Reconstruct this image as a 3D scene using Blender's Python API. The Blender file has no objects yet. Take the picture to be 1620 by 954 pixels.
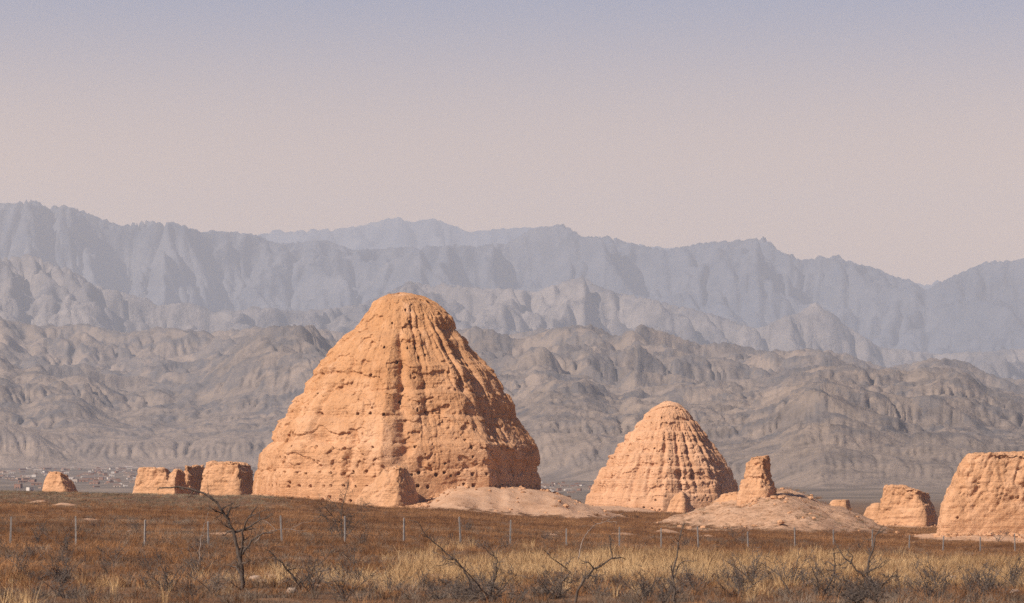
import bpy, math, random
import numpy as np
from math import radians as R
from mathutils import Vector

# ------------------------------------------------------------------ camera, sky, sun, exposure
sc = bpy.context.scene
F = 7707.0            # focal length in photograph pixels (1620 wide)
HY = 752.0            # horizon row
CZ = 4.0              # camera height
cam_d = bpy.data.cameras.new('camera'); cam = bpy.data.objects.new('camera', cam_d)
sc.collection.objects.link(cam); sc.camera = cam
cam.location = (0, 0, CZ); cam.rotation_euler = (R(90), 0, 0)
cam_d.sensor_width = 36; cam_d.lens = 36*F/1620
cam_d.shift_y = (HY-477)/1620
cam_d.clip_start = 1; cam_d.clip_end = 90000
cam_d.dof.use_dof = True; cam_d.dof.focus_distance = 560; cam_d.dof.aperture_fstop = 5.0

SUN_EL, SUN_AZ = 39.0, 51.0        # degrees up; degrees to the left of straight behind the camera
sx, sy, sz = -math.sin(R(SUN_AZ))*math.cos(R(SUN_EL)), -math.cos(R(SUN_AZ))*math.cos(R(SUN_EL)), math.sin(R(SUN_EL))
world = bpy.data.worlds.new('World'); sc.world = world; world.use_nodes = True
wn = world.node_tree
bg = wn.nodes['Background']
sky = wn.nodes.new('ShaderNodeTexSky'); sky.sky_type = 'NISHITA'; sky.sun_disc = False
sky.sun_elevation = R(SUN_EL); sky.sun_rotation = math.atan2(sx, sy)
sky.altitude = 1100; sky.air_density = 1.2; sky.dust_density = 1.6; sky.ozone_density = 3.0
# a dusty pink band of air lies along the whole horizon under the blue
tc = wn.nodes.new('ShaderNodeTexCoord'); sep = wn.nodes.new('ShaderNodeSeparateXYZ'); wn.links.new(tc.outputs['Generated'], sep.inputs[0])
mr = wn.nodes.new('ShaderNodeMapRange'); mr.interpolation_type = 'SMOOTHSTEP'
mr.inputs[1].default_value = math.sin(R(2.6)); mr.inputs[2].default_value = math.sin(R(6.1)); mr.inputs[3].default_value = 1.0; mr.inputs[4].default_value = 0.0
wn.links.new(sep.outputs[2], mr.inputs[0])
tint = wn.nodes.new('ShaderNodeMix'); tint.data_type = 'RGBA'; tint.blend_type = 'MULTIPLY'; tint.inputs[0].default_value = 1.0
wn.links.new(sky.outputs[0], tint.inputs[6]); tint.inputs[7].default_value = (.17, .31, .60, 1)
dust = wn.nodes.new('ShaderNodeMix'); dust.data_type = 'RGBA'
wn.links.new(mr.outputs[0], dust.inputs[0]); wn.links.new(tint.outputs[2], dust.inputs[6]); dust.inputs[7].default_value = (11.6, 6.9, 3.0, 1)
world.cycles.sampling_method = 'NONE'      # an even sky needs no importance map
wn.links.new(dust.outputs[2], bg.inputs[0]); bg.inputs[1].default_value = 0.072
sun_d = bpy.data.lights.new('sun', 'SUN'); sun = bpy.data.objects.new('sun', sun_d); sc.collection.objects.link(sun)
sun_d.energy = 5.0; sun_d.angle = R(0.53); sun_d.color = (1.0, 0.90, 0.78)
sun.rotation_euler = Vector((sx, sy, sz)).to_track_quat('Z', 'Y').to_euler()
sc.view_settings.view_transform = 'Standard'; sc.view_settings.look = 'None'
sc.view_settings.exposure = 0.65; sc.view_settings.gamma = 1.0; sc.view_settings.use_curve_mapping = False
sc.cycles.use_denoising = False
sc.cycles.volume_bounces = 1
sc.cycles.max_bounces = 6

rng = np.random.default_rng(7); random.seed(7)
COL = sc.collection

# ------------------------------------------------------------------ numpy noise
def _h(ix, iy, iz, seed):
    with np.errstate(over='ignore'):
        h = (ix.astype(np.uint32)*np.uint32(374761393)) ^ (iy.astype(np.uint32)*np.uint32(668265263)) ^ (iz.astype(np.uint32)*np.uint32(2147483647)) ^ np.uint32(seed*974711+12345)
        h = (h ^ (h >> np.uint32(13)))*np.uint32(1274126177)
        h = (h ^ (h >> np.uint32(15)))*np.uint32(2246822519)
        h = h ^ (h >> np.uint32(14))
    return h
def hf(ix, iy, iz, seed): return (_h(ix, iy, iz, seed) & np.uint32(0xffffff)).astype(np.float32)/16777216.0
_G = np.array([[1,1,0],[-1,1,0],[1,-1,0],[-1,-1,0],[1,0,1],[-1,0,1],[1,0,-1],[-1,0,-1],[0,1,1],[0,-1,1],[0,1,-1],[0,-1,-1],[1,1,0],[-1,1,0],[0,-1,1],[0,-1,-1]], np.float32)
def pn(x, y, z=0.0, seed=0):
    x, y, z = np.broadcast_arrays(np.asarray(x, np.float64), np.asarray(y, np.float64), np.asarray(z, np.float64))
    ix = np.floor(x).astype(np.int64); iy = np.floor(y).astype(np.int64); iz = np.floor(z).astype(np.int64)
    fx, fy, fz = (x-ix).astype(np.float32), (y-iy).astype(np.float32), (z-iz).astype(np.float32)
    u, v, w = [t*t*t*(t*(t*6-15)+10) for t in (fx, fy, fz)]
    flat = np.ndim(fz) == 0 or not np.any(fz)
    def c(i, j, k):
        g = _G[_h(ix+i, iy+j, iz+k, seed) & np.uint32(15)]
        return g[..., 0]*(fx-i)+g[..., 1]*(fy-j)+g[..., 2]*(fz-k)
    a = c(0,0,0)*(1-u)+c(1,0,0)*u; b = c(0,1,0)*(1-u)+c(1,1,0)*u
    lo = a*(1-v)+b*v
    if flat: return lo
    a = c(0,0,1)*(1-u)+c(1,0,1)*u; b = c(0,1,1)*(1-u)+c(1,1,1)*u
    return lo*(1-w)+(a*(1-v)+b*v)*w
def fbm(x, y, z=0.0, o=4, seed=0, gain=.5):
    s, a = 0, 1.0
    for i in range(o):
        s = s+a*pn(x, y, z, seed+i*17); x, y, z = x*2.03+5.1, y*2.03+3.7, np.asarray(z)*2.03+1.3 if np.any(z) else 0.0; a *= gain
    return s
def noised(x, y, seed):
    ix = np.floor(x).astype(np.int64); iy = np.floor(y).astype(np.int64); z = np.zeros_like(ix)
    fx, fy = x-ix, y-iy
    u, v = fx**3*(fx*(fx*6-15)+10), fy**3*(fy*(fy*6-15)+10)
    du, dv = 30*fx*fx*(fx*(fx-2)+1), 30*fy*fy*(fy*(fy-2)+1)
    a, b, c, d = hf(ix, iy, z, seed), hf(ix+1, iy, z, seed), hf(ix, iy+1, z, seed), hf(ix+1, iy+1, z, seed)
    k1, k2, k4 = b-a, c-a, a-b-c+d
    return a+k1*u+k2*v+k4*u*v, du*(k1+k4*v), dv*(k2+k4*u)
def enoise(x, y, o=8, seed=0, k=1.0, gain=.5):
    """fractal noise damped by its own slope: reads as eroded ridges"""
    s, amp, dx, dy = 0, 1.0, 0, 0
    for i in range(o):
        n, a, b = noised(x, y, seed+i*31)
        dx = dx+a; dy = dy+b
        s = s+amp*n/(1+k*(dx*dx+dy*dy)); amp *= gain
        x, y = 1.6*x-1.2*y+7.3, 1.2*x+1.6*y+2.9
    return s
def sstep(a, b, x):
    t = np.clip((x-a)/(b-a), 0, 1); return t*t*(3-2*t)
def ipl(x, pts): p = np.array(pts, float); return np.interp(x, p[:, 0], p[:, 1])

# ------------------------------------------------------------------ mesh helpers
def mesh_obj(name, verts, faces, mat, parent=None, smooth=True, link=True):
    me = bpy.data.meshes.new(name)
    verts = np.asarray(verts, np.float32).reshape(-1, 3); faces = np.asarray(faces, np.int32)
    n = faces.shape[1]
    me.vertices.add(len(verts)); me.vertices.foreach_set('co', verts.ravel())
    me.loops.add(faces.size); me.loops.foreach_set('vertex_index', faces.ravel())
    me.polygons.add(len(faces)); me.polygons.foreach_set('loop_start', np.arange(0, faces.size, n, dtype=np.int32))
    me.polygons.foreach_set('use_smooth', np.full(len(faces), smooth))
    me.update(calc_edges=True)
    if mat: me.materials.append(mat)
    o = bpy.data.objects.new(name, me)
    if link: COL.objects.link(o)
    if parent: o.parent = parent
    return o
def grid_faces(nr, nc, wrap=False):
    i, j = np.meshgrid(np.arange(nr-1), np.arange(nc if wrap else nc-1), indexing='ij')
    j2 = (j+1) % nc
    return np.stack([i*nc+j, i*nc+j2, (i+1)*nc+j2, (i+1)*nc+j], -1).reshape(-1, 4)
def tag(o, label=None, cat=None, group=None, kind=None):
    for k, v in (('label', label), ('category', cat), ('group', group), ('kind', kind)):
        if v: o[k] = v
    return o
def empty(name, loc=(0, 0, 0)):
    o = bpy.data.objects.new(name, None); COL.objects.link(o); o.location = loc; return o
def attr(o, name, vals):
    a = o.data.attributes.new(name, 'FLOAT', 'POINT'); a.data.foreach_set('value', np.asarray(vals, np.float32).ravel())

# ------------------------------------------------------------------ material helper
def lin(r, g, b): return tuple(((c/255)/12.92 if c/255 <= .04045 else ((c/255+.055)/1.055)**2.4) for c in (r, g, b))+(1,)
class M:
    def __init__(s, name, rough=.95):
        s.m = bpy.data.materials.new(name); s.m.use_nodes = True; s.t = s.m.node_tree
        s.b = s.t.nodes['Principled BSDF']; s.b.inputs['Roughness'].default_value = rough
        s.b.inputs['Specular IOR Level'].default_value = .15
    def n(s, t, **kw):
        nd = s.t.nodes.new('ShaderNode'+t)
        for k, v in kw.items(): setattr(nd, k, v)
        return nd
    def l(s, a, b): s.t.links.new(a, b)
    def pos(s, scale=(1, 1, 1), obj=False):
        g = s.n('TexCoord').outputs['Object'] if obj else s.n('NewGeometry').outputs['Position']
        mp = s.n('Mapping'); mp.inputs['Scale'].default_value = scale; s.l(g, mp.inputs[0]); return mp.outputs[0]
    def noise(s, vec, scale, detail=5, rough=.55, dist=0):
        t = s.n('TexNoise'); t.inputs['Scale'].default_value = scale; t.inputs['Detail'].default_value = detail
        t.inputs['Roughness'].default_value = rough; t.inputs['Distortion'].default_value = dist
        s.l(vec, t.inputs['Vector']); return t.outputs['Fac']
    def ramp(s, fac, stops):
        r = s.n('ValToRGB'); e = r.color_ramp.elements
        while len(e) < len(stops): e.new(.5)
        for el, (p, c) in zip(e, stops): el.position = p; el.color = c if len(c) == 4 else tuple(c)+(1,)
        s.l(fac, r.inputs[0]); return r.outputs[0]
    def mix(s, fac, a, b, mode='MIX'):
        x = s.n('Mix', data_type='RGBA', blend_type=mode)
        for sock, v in ((x.inputs[0], fac), (x.inputs[6], a), (x.inputs[7], b)):
            if isinstance(v, bpy.types.NodeSocket): s.l(v, sock)
            else: sock.default_value = v
        return x.outputs[2]
    def attr(s, name): a = s.n('Attribute'); a.attribute_name = name; return a.outputs['Fac']
    def col(s, c):
        if isinstance(c, bpy.types.NodeSocket): s.l(c, s.b.inputs['Base Color'])
        else: s.b.inputs['Base Color'].default_value = c
        return s
    def bump(s, h, strength=.5, dist=.1):
        b = s.n('Bump'); b.inputs['Strength'].default_value = strength; b.inputs['Distance'].default_value = dist
        s.l(h, b.inputs['Height']); s.l(b.outputs[0], s.b.inputs['Normal']); return s

def earth_mat(name, base, dark, pale, scale=1.0, top=None):
    m = M(name); p = m.pos()
    a = m.noise(p, .16*scale, 6, .6, .4)
    c = m.ramp(a, [(.28, dark), (.5, base), (.72, pale)])
    lay = m.noise(m.pos((.05, .05, 1.6)), 1.0*scale, 4, .6)           # rammed layers
    c = m.mix(m.ramp(lay, [(.35, (.0,)*3), (.62, (.28,)*3)]), c, dark)
    if top:                                                          # ochre soil in the upper lifts
        sz_ = m.n('SeparateXYZ'); m.l(m.n('NewGeometry').outputs['Position'], sz_.inputs[0])
        mr_ = m.n('MapRange'); mr_.inputs[1].default_value = top[0]; mr_.inputs[2].default_value = top[1]; mr_.inputs[4].default_value = .75; m.l(sz_.outputs[2], mr_.inputs[0])
        c = m.mix(mr_.outputs[0], c, (.47, .235, .10, 1))
    g = m.noise(p, 2.2, 6, .7)
    c = m.mix(m.ramp(g, [(.30, (.5,)*3), (.45, (0,)*3)]), c, tuple(v*.72 for v in dark[:3])+(1,))
    run = m.noise(m.pos((.55, .55, .05)), 1.0, 5, .6)                  # rain-wash stains
    c = m.mix(m.ramp(run, [(.36, (.45,)*3), (.5, (0,)*3)]), c, tuple(v*.80 for v in dark[:3])+(1,))
    c = m.mix(m.ramp(run, [(.55, (0,)*3), (.72, (.5,)*3)]), c, tuple(min(1, v*1.08) for v in pale[:3])+(1,))
    m.col(c)
    hh = m.n('Math', operation='MULTIPLY_ADD'); m.l(m.noise(m.pos((.12, .12, 2.6)), 1.0, 4, .6), hh.inputs[0]); hh.inputs[1].default_value = .8
    m.l(m.noise(p, 2.6, 8, .80), hh.inputs[2])
    m.bump(hh.outputs[0], .65, .5)
    return m.m
MAT = {}
MAT['tomb'] = earth_mat('rammed_earth', (.59, .325, .175, 1), (.46, .225, .105, 1), (.66, .40, .245, 1), top=(6, 24))
MAT['tomb_small'] = earth_mat('rammed_earth_pale', (.58, .325, .185, 1), (.48, .25, .13, 1), (.64, .385, .235, 1))
MAT['wall'] = earth_mat('rammed_earth_wall', (.57, .315, .17, 1), (.48, .25, .125, 1), (.63, .37, .22, 1), 1.6)

# ------------------------------------------------------------------ terrain
TY = [60, 137, 250, 330, 400, 480, 560, 640, 800, 1200, 2000, 3000, 4500, 6000, 9000, 60000]
TU = [-300, 0, 400, 660, 900, 1200, 1550, 1900]
TZ = np.array([
 [-3.4, -3.4, -3.4, -3.4, -3.4, -3.4, -3.4, -3.5],
 [-3.6, -3.6, -3.6, -3.6, -3.6, -3.7, -3.8, -3.9],
 [-3.5, -3.6, -3.8, -3.9, -4.2, -4.4, -4.6, -4.9],
 [-3.3, -3.5, -3.8, -4.2, -4.8, -5.3, -5.7, -6.0],
 [-3.1, -3.4, -3.8, -4.25, -4.95, -5.6, -6.5, -6.9],
 [-2.9, -3.2, -3.7, -4.2, -5.1, -6.0, -6.9, -7.4],
 [-1.8, -1.9, -2.5, -4.0, -5.1, -6.2, -6.9, -7.4],
 [-2.2, -2.4, -3.3, -4.1, -5.2, -6.3, -7.0, -7.4],
 [-4.5, -4.5, -4.9, -5.2, -5.8, -6.3, -7.4, -7.6],
 [-7.2]*8, [-7.3]*8, [-3.5]*8, [6.5]*8, [14]*8, [20]*8, [20]*8])
def smooth_rows():
    pass
def px(u, v, Y): return ((u-810)/F*Y, Y, CZ-(v-HY)/F*Y)
def mound(X, Y, cx, cy, h, rl, rr, rf, rb, p=1.0, flat=0.):
    H, B = np.zeros(X.shape), np.zeros(X.shape)
    k = (X > cx-1.4*rl) & (X < cx+1.4*rr) & (Y > cy-1.4*rf) & (Y < cy+1.4*rb)
    if not k.any(): return H, B
    x, y = X[k], Y[k]
    dx = np.where(x < cx, (cx-x)/rl, (x-cx)/rr); dy = np.where(y < cy, (cy-y)/rf, (y-cy)/rb)
    d = np.sqrt(dx*dx+dy*dy)
    d = d*(1+.30*fbm(x*.11, y*.09, 0., 5, 71))
    H[k] = h*np.clip(1-sstep(flat, 1, d)**p, 0, 1)*(1+.12*fbm(x*.22, y*.22, 0., 4, 72)); B[k] = 1-sstep(.6, 1.12, d)
    return H, B
def wx(u, Y): return (u-810)/F*Y
DIRT = [(145, 823, 1.1), (192, 823, .9), (352, 846, 1.2), (60, 796, 1.4), (100, 800, 1.8), (988, 846, 1.6), (1055, 843, 2.0), (1120, 850, 1.5), (250, 826, .8), (870, 848, 1.3), (1180, 852, 1.0)]
DIRT_XY = []
def terrain(X, Y, parts=False):
    X = np.asarray(X, float); Y = np.asarray(Y, float)
    Yc = np.maximum(Y, 110.); u = 810+X/Yc*F
    iu = np.clip(np.interp(u, TU, np.arange(len(TU))), 0, len(TU)-1.0001)
    iy = np.clip(np.interp(np.clip(Y, 60, 59999), TY, np.arange(len(TY))), 0, len(TY)-1.0001)
    a, b = np.floor(iu).astype(int), np.floor(iy).astype(int)
    fu, fy = iu-a, iy-b
    fu = fu*fu*(3-2*fu)*.6+fu*.4; fy = fy*fy*(3-2*fy)*.5+fy*.5
    z = (TZ[b, a]*(1-fu)+TZ[b, a+1]*fu)*(1-fy)+(TZ[b+1, a]*(1-fu)+TZ[b+1, a+1]*fu)*fy
    near = np.clip(1.2-Y/2600, 0, 1)
    z = z+near*(.22*fbm(X*.05, Y*.03, 0., 3, 3)+.13*fbm(X*.35, Y*.35, 0., 3, 4)*(Y < 1200))
    bare = np.zeros_like(z); grav = np.zeros_like(z)
    if True:
        h, b1 = mound(X, Y, wx(765, 594), 594, 3.1, 12.5, 20, 32, 34, .85, .28); z = z+h; bare = np.maximum(bare, b1)
        h, b2 = mound(X, Y, wx(1222, 568), 570, 4.6, 14.5, 13.8, 48, 22, .9, .10); z = z+h; grav = np.maximum(grav, b2)
        h, b3 = mound(X, Y, wx(1620, 525), 525, .75, 16, 26, 24, 20, 2.2); z = z+h; bare = np.maximum(bare, b3)
        h, b4 = mound(X, Y, wx(1432, 640), 640, .7, 7, 7.5, 16, 12, 2.0); z = z+h; bare = np.maximum(bare, b4)
        h, b5 = mound(X, Y, wx(960, 790), 790, .9, 13, 14, 20, 20, 1.2); z = z+h; bare = np.maximum(bare, b5*.8)
        h, b6 = mound(X, Y, wx(430, 592), 592, .5, 5, 7, 12, 14, 1.2); z = z+h; bare = np.maximum(bare, b6*.8)
        h, b7 = mound(X, Y, wx(1085, 520), 520, .4, 5, 7, 14, 10, 1.2); grav = np.maximum(grav, b7*.8)
        for (dx_, dy_, s) in DIRT_XY:
            h, bb = mound(X, Y, dx_, dy_, .20*s, s*1.3, s*1.3, s*2.4, s*2.4, 1.0); z = z+h; bare = np.maximum(bare, bb*.75)
    z = z+np.clip(bare+grav, 0, 1)*.16*fbm(X*.6, Y*.6, 0., 4, 73, .6)*(Y < 1000)
    z = z+CZ
    if parts: return z, bare, grav
    return z
def gz(x, y): return float(terrain(np.array([x]), np.array([y]))[0])
def ghit(u, v, y0=110, y1=1500):
    """the first ground distance seen at that row of the column"""
    Ys = np.concatenate([np.arange(y0, 700, 1.0), np.arange(700, y1, 4.0)])
    z = terrain((u-810)/F*Ys, Ys); vv = HY-(z-CZ)/Ys*F
    ok = np.nonzero(vv <= v)[0]
    return float(Ys[ok[0]]) if len(ok) else float(Ys[np.argmin(vv)])
_d = []
for (u, v, s) in DIRT:
    Yd = ghit(u, v); _d.append(((u-810)/F*Yd, Yd, s*.75))
DIRT_XY.extend(_d)

def build_ground():
    Ys = np.concatenate([np.linspace(-400, 60, 24), np.linspace(64, 118, 16), np.geomspace(120, 700, 420), np.geomspace(706, 2600, 90), np.geomspace(2680, 32000, 70)])
    nc = 440; s = np.linspace(-1, 1, nc)
    W = np.where(Ys < 150, 70, 70+(Ys-150)*.2)
    s2 = .55*s+.45*s**3
    X = W[:, None]*s2[None, :]; Y = np.repeat(Ys[:, None], nc, 1)
    z, bare, grav = terrain(X, Y, True)
    o = mesh_obj('ground', np.stack([X, Y, z], -1), grid_faces(len(Ys), nc), None)
    attr(o, 'bare', bare); attr(o, 'gravel', grav)
    m = M('ground_earth'); p = m.pos()
    n1 = m.noise(p, .12, 6, .65); n2 = m.noise(p, 1.3, 6, .7)
    litter = m.ramp(n1, [(.3, (.105, .05, .022)), (.5, (.18, .09, .043)), (.72, (.29, .175, .095))])
    litter = m.mix(m.ramp(n2, [(.38, (.8,)*3), (.55, (0,)*3)]), litter, (.07, .042, .024, 1))
    # the far plain: grey gravel with fields
    far = m.n('SeparateXYZ'); m.l(m.n('NewGeometry').outputs['Position'], far.inputs[0])
    mr = m.n('MapRange'); mr.inputs[1].default_value = 900; mr.inputs[2].default_value = 1500; m.l(far.outputs[1], mr.inputs[0])
    plain = m.ramp(m.noise(m.pos((.02, .006, .01)), 1.0, 6, .6), [(.35, (.10, .078, .06)), (.55, (.17, .13, .10)), (.7, (.24, .175, .125))])
    c = m.mix(mr.outputs[0], litter, plain)
    pale = m.ramp(m.noise(p, .5, 7, .65), [(.3, (.36, .20, .112)), (.5, (.47, .28, .17)), (.7, (.55, .35, .225))])
    gravc = m.mix(m.ramp(m.noise(p, 1.5, 8, .78), [(.38, (.8,)*3), (.52, (0,)*3)]), pale, (.18, .10, .055, 1))
    edge = m.n('Math', operation='ADD'); m.l(m.attr('bare'), edge.inputs[0])
    sub = m.n('Math', operation='MULTIPLY_ADD'); m.l(m.noise(p, .55, 6, .7), sub.inputs[0]); sub.inputs[1].default_value = 2.4; sub.inputs[2].default_value = -1.2
    m.l(sub.outputs[0], edge.inputs[1])
    c = m.mix(m.ramp(edge.outputs[0], [(.35, (0,)*3), (.6, (1,)*3)]), c, pale)
    e2 = m.n('Math', operation='ADD'); m.l(m.attr('gravel'), e2.inputs[0]); m.l(sub.outputs[0], e2.inputs[1])
    c = m.mix(m.ramp(e2.outputs[0], [(.35, (0,)*3), (.6, (1,)*3)]), c, gravc)
    m.col(c); m.bump(m.noise(p, 2.2, 7, .75), .6, .3)
    o.data.materials.append(m.m)
    tag(o, kind='structure')
build_ground()

# ------------------------------------------------------------------ hills and mountains
def erode(z, cell, n_batch, drops, steps, seed, ke=.25, kc=5.0, kd=.25):
    """rain drops running down the slope: cut branching gullies, lay out fans"""
    rg = np.random.default_rng(seed); h = (z/cell).astype(np.float64); nr, nc = h.shape
    for b in range(n_batch):
        x = rg.uniform(1, nc-3, drops); y = rg.uniform(1, nr-3, drops); dx = np.zeros(drops); dy = np.zeros(drops)
        w = np.ones(drops); sed = np.zeros(drops); sp = np.ones(drops)
        hf_ = h.ravel()
        for k in range(steps):
            ix, iy = x.astype(int), y.astype(int); fx, fy = x-ix, y-iy; i = iy*nc+ix
            a, b_, c, d = hf_[i], hf_[i+1], hf_[i+nc], hf_[i+nc+1]
            gx, gy = (b_-a)*(1-fy)+(d-c)*fy, (c-a)*(1-fx)+(d-b_)*fx
            h0 = a*(1-fx)*(1-fy)+b_*fx*(1-fy)+c*(1-fx)*fy+d*fx*fy
            dx = dx*.25-gx*.75; dy = dy*.25-gy*.75
            L = np.sqrt(dx*dx+dy*dy)+1e-9; dx /= L; dy /= L
            x2, y2 = np.clip(x+dx, 1, nc-3), np.clip(y+dy, 1, nr-3)
            jx, jy = x2.astype(int), y2.astype(int); ex, ey = x2-jx, y2-jy; j = jy*nc+jx
            h1 = hf_[j]*(1-ex)*(1-ey)+hf_[j+1]*ex*(1-ey)+hf_[j+nc]*(1-ex)*ey+hf_[j+nc+1]*ex*ey
            dh = h1-h0
            cap = np.maximum(-dh, .01)*sp*w*kc
            dep = np.where(dh > 0, np.minimum(dh, sed), np.where(sed > cap, (sed-cap)*kd, -np.minimum((cap-sed)*ke, -dh)*.5))
            dep = np.clip(dep, -.6, .6)
            sed = sed-dep
            wt = np.concatenate([dep*(1-fx)*(1-fy), dep*fx*(1-fy), dep*(1-fx)*fy, dep*fx*fy])
            hf_ += np.bincount(np.concatenate([i, i+1, i+nc, i+nc+1]), wt, nr*nc)
            sp = np.sqrt(np.clip(sp*sp-dh*2., .05, 16)); w *= .985; x, y = x2, y2
        h = hf_.reshape(nr, nc)
        s_ = h.copy(); s_[1:-1, 1:-1] = (h[:-2, 1:-1]+h[2:, 1:-1]+h[1:-1, :-2]+h[1:-1, 2:])/4
        h = h*.93+s_*.07
    return h*cell
def sheet(name, y0, y1, nr, nc, sky_pts, crest, fn, mat, u0=-350, u1=1970, foot=0.0, relax=28, ero=None, det=None):
    us = np.linspace(u0, u1, nc); t = np.linspace(0, 1, nr)[:, None]
    ya = y0(us)[None, :] if callable(y0) else y0
    Y = ya+(y1-ya)*t**1.15+0*us[None, :]; X = (us[None, :]-810)/F*Y
    tgt = np.interp(us, *np.array(sky_pts, float).T)
    z = fn(X, Y, np.broadcast_to(t, X.shape), np.broadcast_to(us, X.shape))            # 0..~1
    ang = np.max(z/Y, 0)
    k = (HY-tgt)/F/np.maximum(ang, 1e-9)
    w = max(3, int(relax*nc/(u1-u0)))
    ker = np.hanning(2*w+1); ker /= ker.sum()
    k = np.convolve(np.pad(k, w, 'edge'), ker, 'valid')
    z = z*k[None, :]
    base = np.interp(Y, TY, TZ[:, 3])-.6-foot
    if ero:
        zs = erode(z, *ero)
        keep = sstep(0, .06, np.broadcast_to(t, z.shape)); z = z*(1-keep)+zs*keep
        k2 = np.convolve(np.pad((HY-tgt)/F/np.maximum(np.max(z/Y, 0), 1e-9), w, 'edge'), ker, 'valid'); z = z*k2[None, :]
    if det:                                                   # crags left standing on the worn slopes
        lam, am = det; P_, Q_ = X/Y*y1, y1*np.log(Y/y1)
        cr = 1-np.abs(fbm(P_/lam+.6*fbm(P_/lam/2, Q_/lam/3, 0., 2, 91), Q_/lam*.55, 0., 5, 92, .58))*2.2
        mk = .35+.65*sstep(-.05, .3, fbm(P_/lam/3.5, Q_/lam/6, 0., 3, 93))
        z = z+np.broadcast_to(sstep(.03, .25, t), z.shape)*am*mk*(cr-.5)
    Z = CZ+np.maximum(z, 0)+base*np.clip(1-z/60., 0, 1)
    o = mesh_obj(name, np.stack([X, Y, Z], -1), grid_faces(nr, nc), mat)
    if ROCK is not None: attr(o, 'rock', ROCK)
    return tag(o, kind='structure')

ROCK = None
def rock_mat(name, soil, pale, dark, s, darkamt=.55, bump=20.):
    m = M(name, 1.0); p = m.pos((1, .55, 1))
    a = m.noise(p, s, 7, .6, .6)
    c = m.ramp(a, [(.32, soil), (.52, tuple(.5*(x+y) for x, y in zip(soil, pale))), (.68, pale)])
    r = m.noise(m.pos((1, .5, 1.6)), s*3.2, 8, .68, .8)
    c = m.mix(m.ramp(r, [(.40, (darkamt,)*3), (.50, (0,)*3)]), c, dark+(1,))
    v = m.noise(p, s*14, 6, .7)
    c = m.mix(m.ramp(v, [(.35, (.6,)*3), (.52, (0,)*3)]), c, tuple(.5*x for x in soil)+(1,))
    c = m.mix(m.ramp(v, [(.56, (0,)*3), (.72, (.5,)*3)]), c, tuple(1.25*x for x in pale)+(1,))
    rk = m.mix(m.ramp(m.noise(p, s*30, 4, .7), [(.35, (.35,)*3), (.65, (.75,)*3)]), (0, 0, 0, 1), m.attr('rock'), 'MIX')
    c = m.mix(rk, c, dark+(1,))
    m.col(c); m.bump(m.noise(p, s*9, 8, .7), .9, bump)
    return m.m
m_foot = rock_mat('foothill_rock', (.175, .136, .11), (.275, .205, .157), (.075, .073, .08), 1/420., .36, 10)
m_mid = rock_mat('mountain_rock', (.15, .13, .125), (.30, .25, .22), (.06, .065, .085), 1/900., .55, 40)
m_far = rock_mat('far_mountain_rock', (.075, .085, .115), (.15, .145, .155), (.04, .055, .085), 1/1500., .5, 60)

def bump2(u, Y, cu, cy, wu, wy): return np.exp(-((u-cu)/wu)**2-((Y-cy)/wy)**2)
def f_foot(X, Y, t, u):
    P, Q = X/Y*6500, 6500*np.log(Y/6500)                  # nearer hills are smaller
    wx_, wy_ = P+110*fbm(P/420, Q/420, 0., 3, 11), Q+150*fbm(P/420, Q/480, 0., 3, 12)
    e = enoise(wx_/520, wy_/760, 7, 5, .5, .44)
    rid = 1-np.abs(fbm(wx_/300, wy_/480, 0., 4, 15, .4))*1.8
    env = .12*sstep(0, .08, t)+.88*np.clip(t/.84, 0, 1)**.85
    env = env*np.where(t > .86, 1-sstep(.86, 1, t)*.8, 1)*sstep(0, .05, t)
    hills = (.30*bump2(u, Y, 440, 6000, 85, 500)+.20*bump2(u, Y, 70, 5900, 130, 500)+.13*bump2(u, Y, 110, 5300, 60, 200)+.13*bump2(u, Y, 880, 4300, 80, 500)+.07*bump2(u, Y, 1270, 3500, 80, 600)
             + .10*bump2(u, Y, 1420, 4600, 120, 700)+.10*bump2(u, Y, 1120, 4800, 80, 600))
    z = env*(.36+.56*e+.20*rid)+hills*(.7+.6*e)*sstep(0, .1, t)
    g = sstep(.02, .2, t)*.35+.65*sstep(.02, .5, t)
    lowh = enoise(wx_/230+40, wy_/1100, 6, 51, .5)
    z = z+.17*sstep(0, .07, t)*(1-sstep(.3, .75, t))*np.clip(lowh-.25, 0, 2)*sstep(300, 800, u)
    z = z+.10*sstep(0, .05, t)*(1-sstep(.3, .75, t))*np.clip(lowh-.25, 0, 2)*sstep(800, 300, u)
    z = z+g*(.034*(1-np.abs(fbm(wx_/120, wy_/200, 0., 4, 23))*2.0)*(.4+e)+.020*fbm(P/60, Q/80, 0., 4, 19, .55))
    for L_, a_, sd in ((230, .040, 33), (105, .014, 35)):      # gullies
        v_ = np.clip(1-np.abs(fbm(wx_/L_, wy_/L_*.62, 0., 3, sd, .45))*3.2, 0, 1)
        z = z-np.maximum(g, .4*sstep(.01, .08, t))*a_*v_*v_*(.35+.9*e)
    rk = sstep(.17, .30, fbm(P/48, Q/85, 0., 5, 27, .62)+.40*(rid-.72)+.2*(e-.5))
    z = z+g*rk*(.008+.026*np.abs(fbm(P/16, Q/24, 0., 3, 29, .6)))
    global ROCK; ROCK = rk*sstep(.02, .15, t)
    return z*Y/9000.
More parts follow.
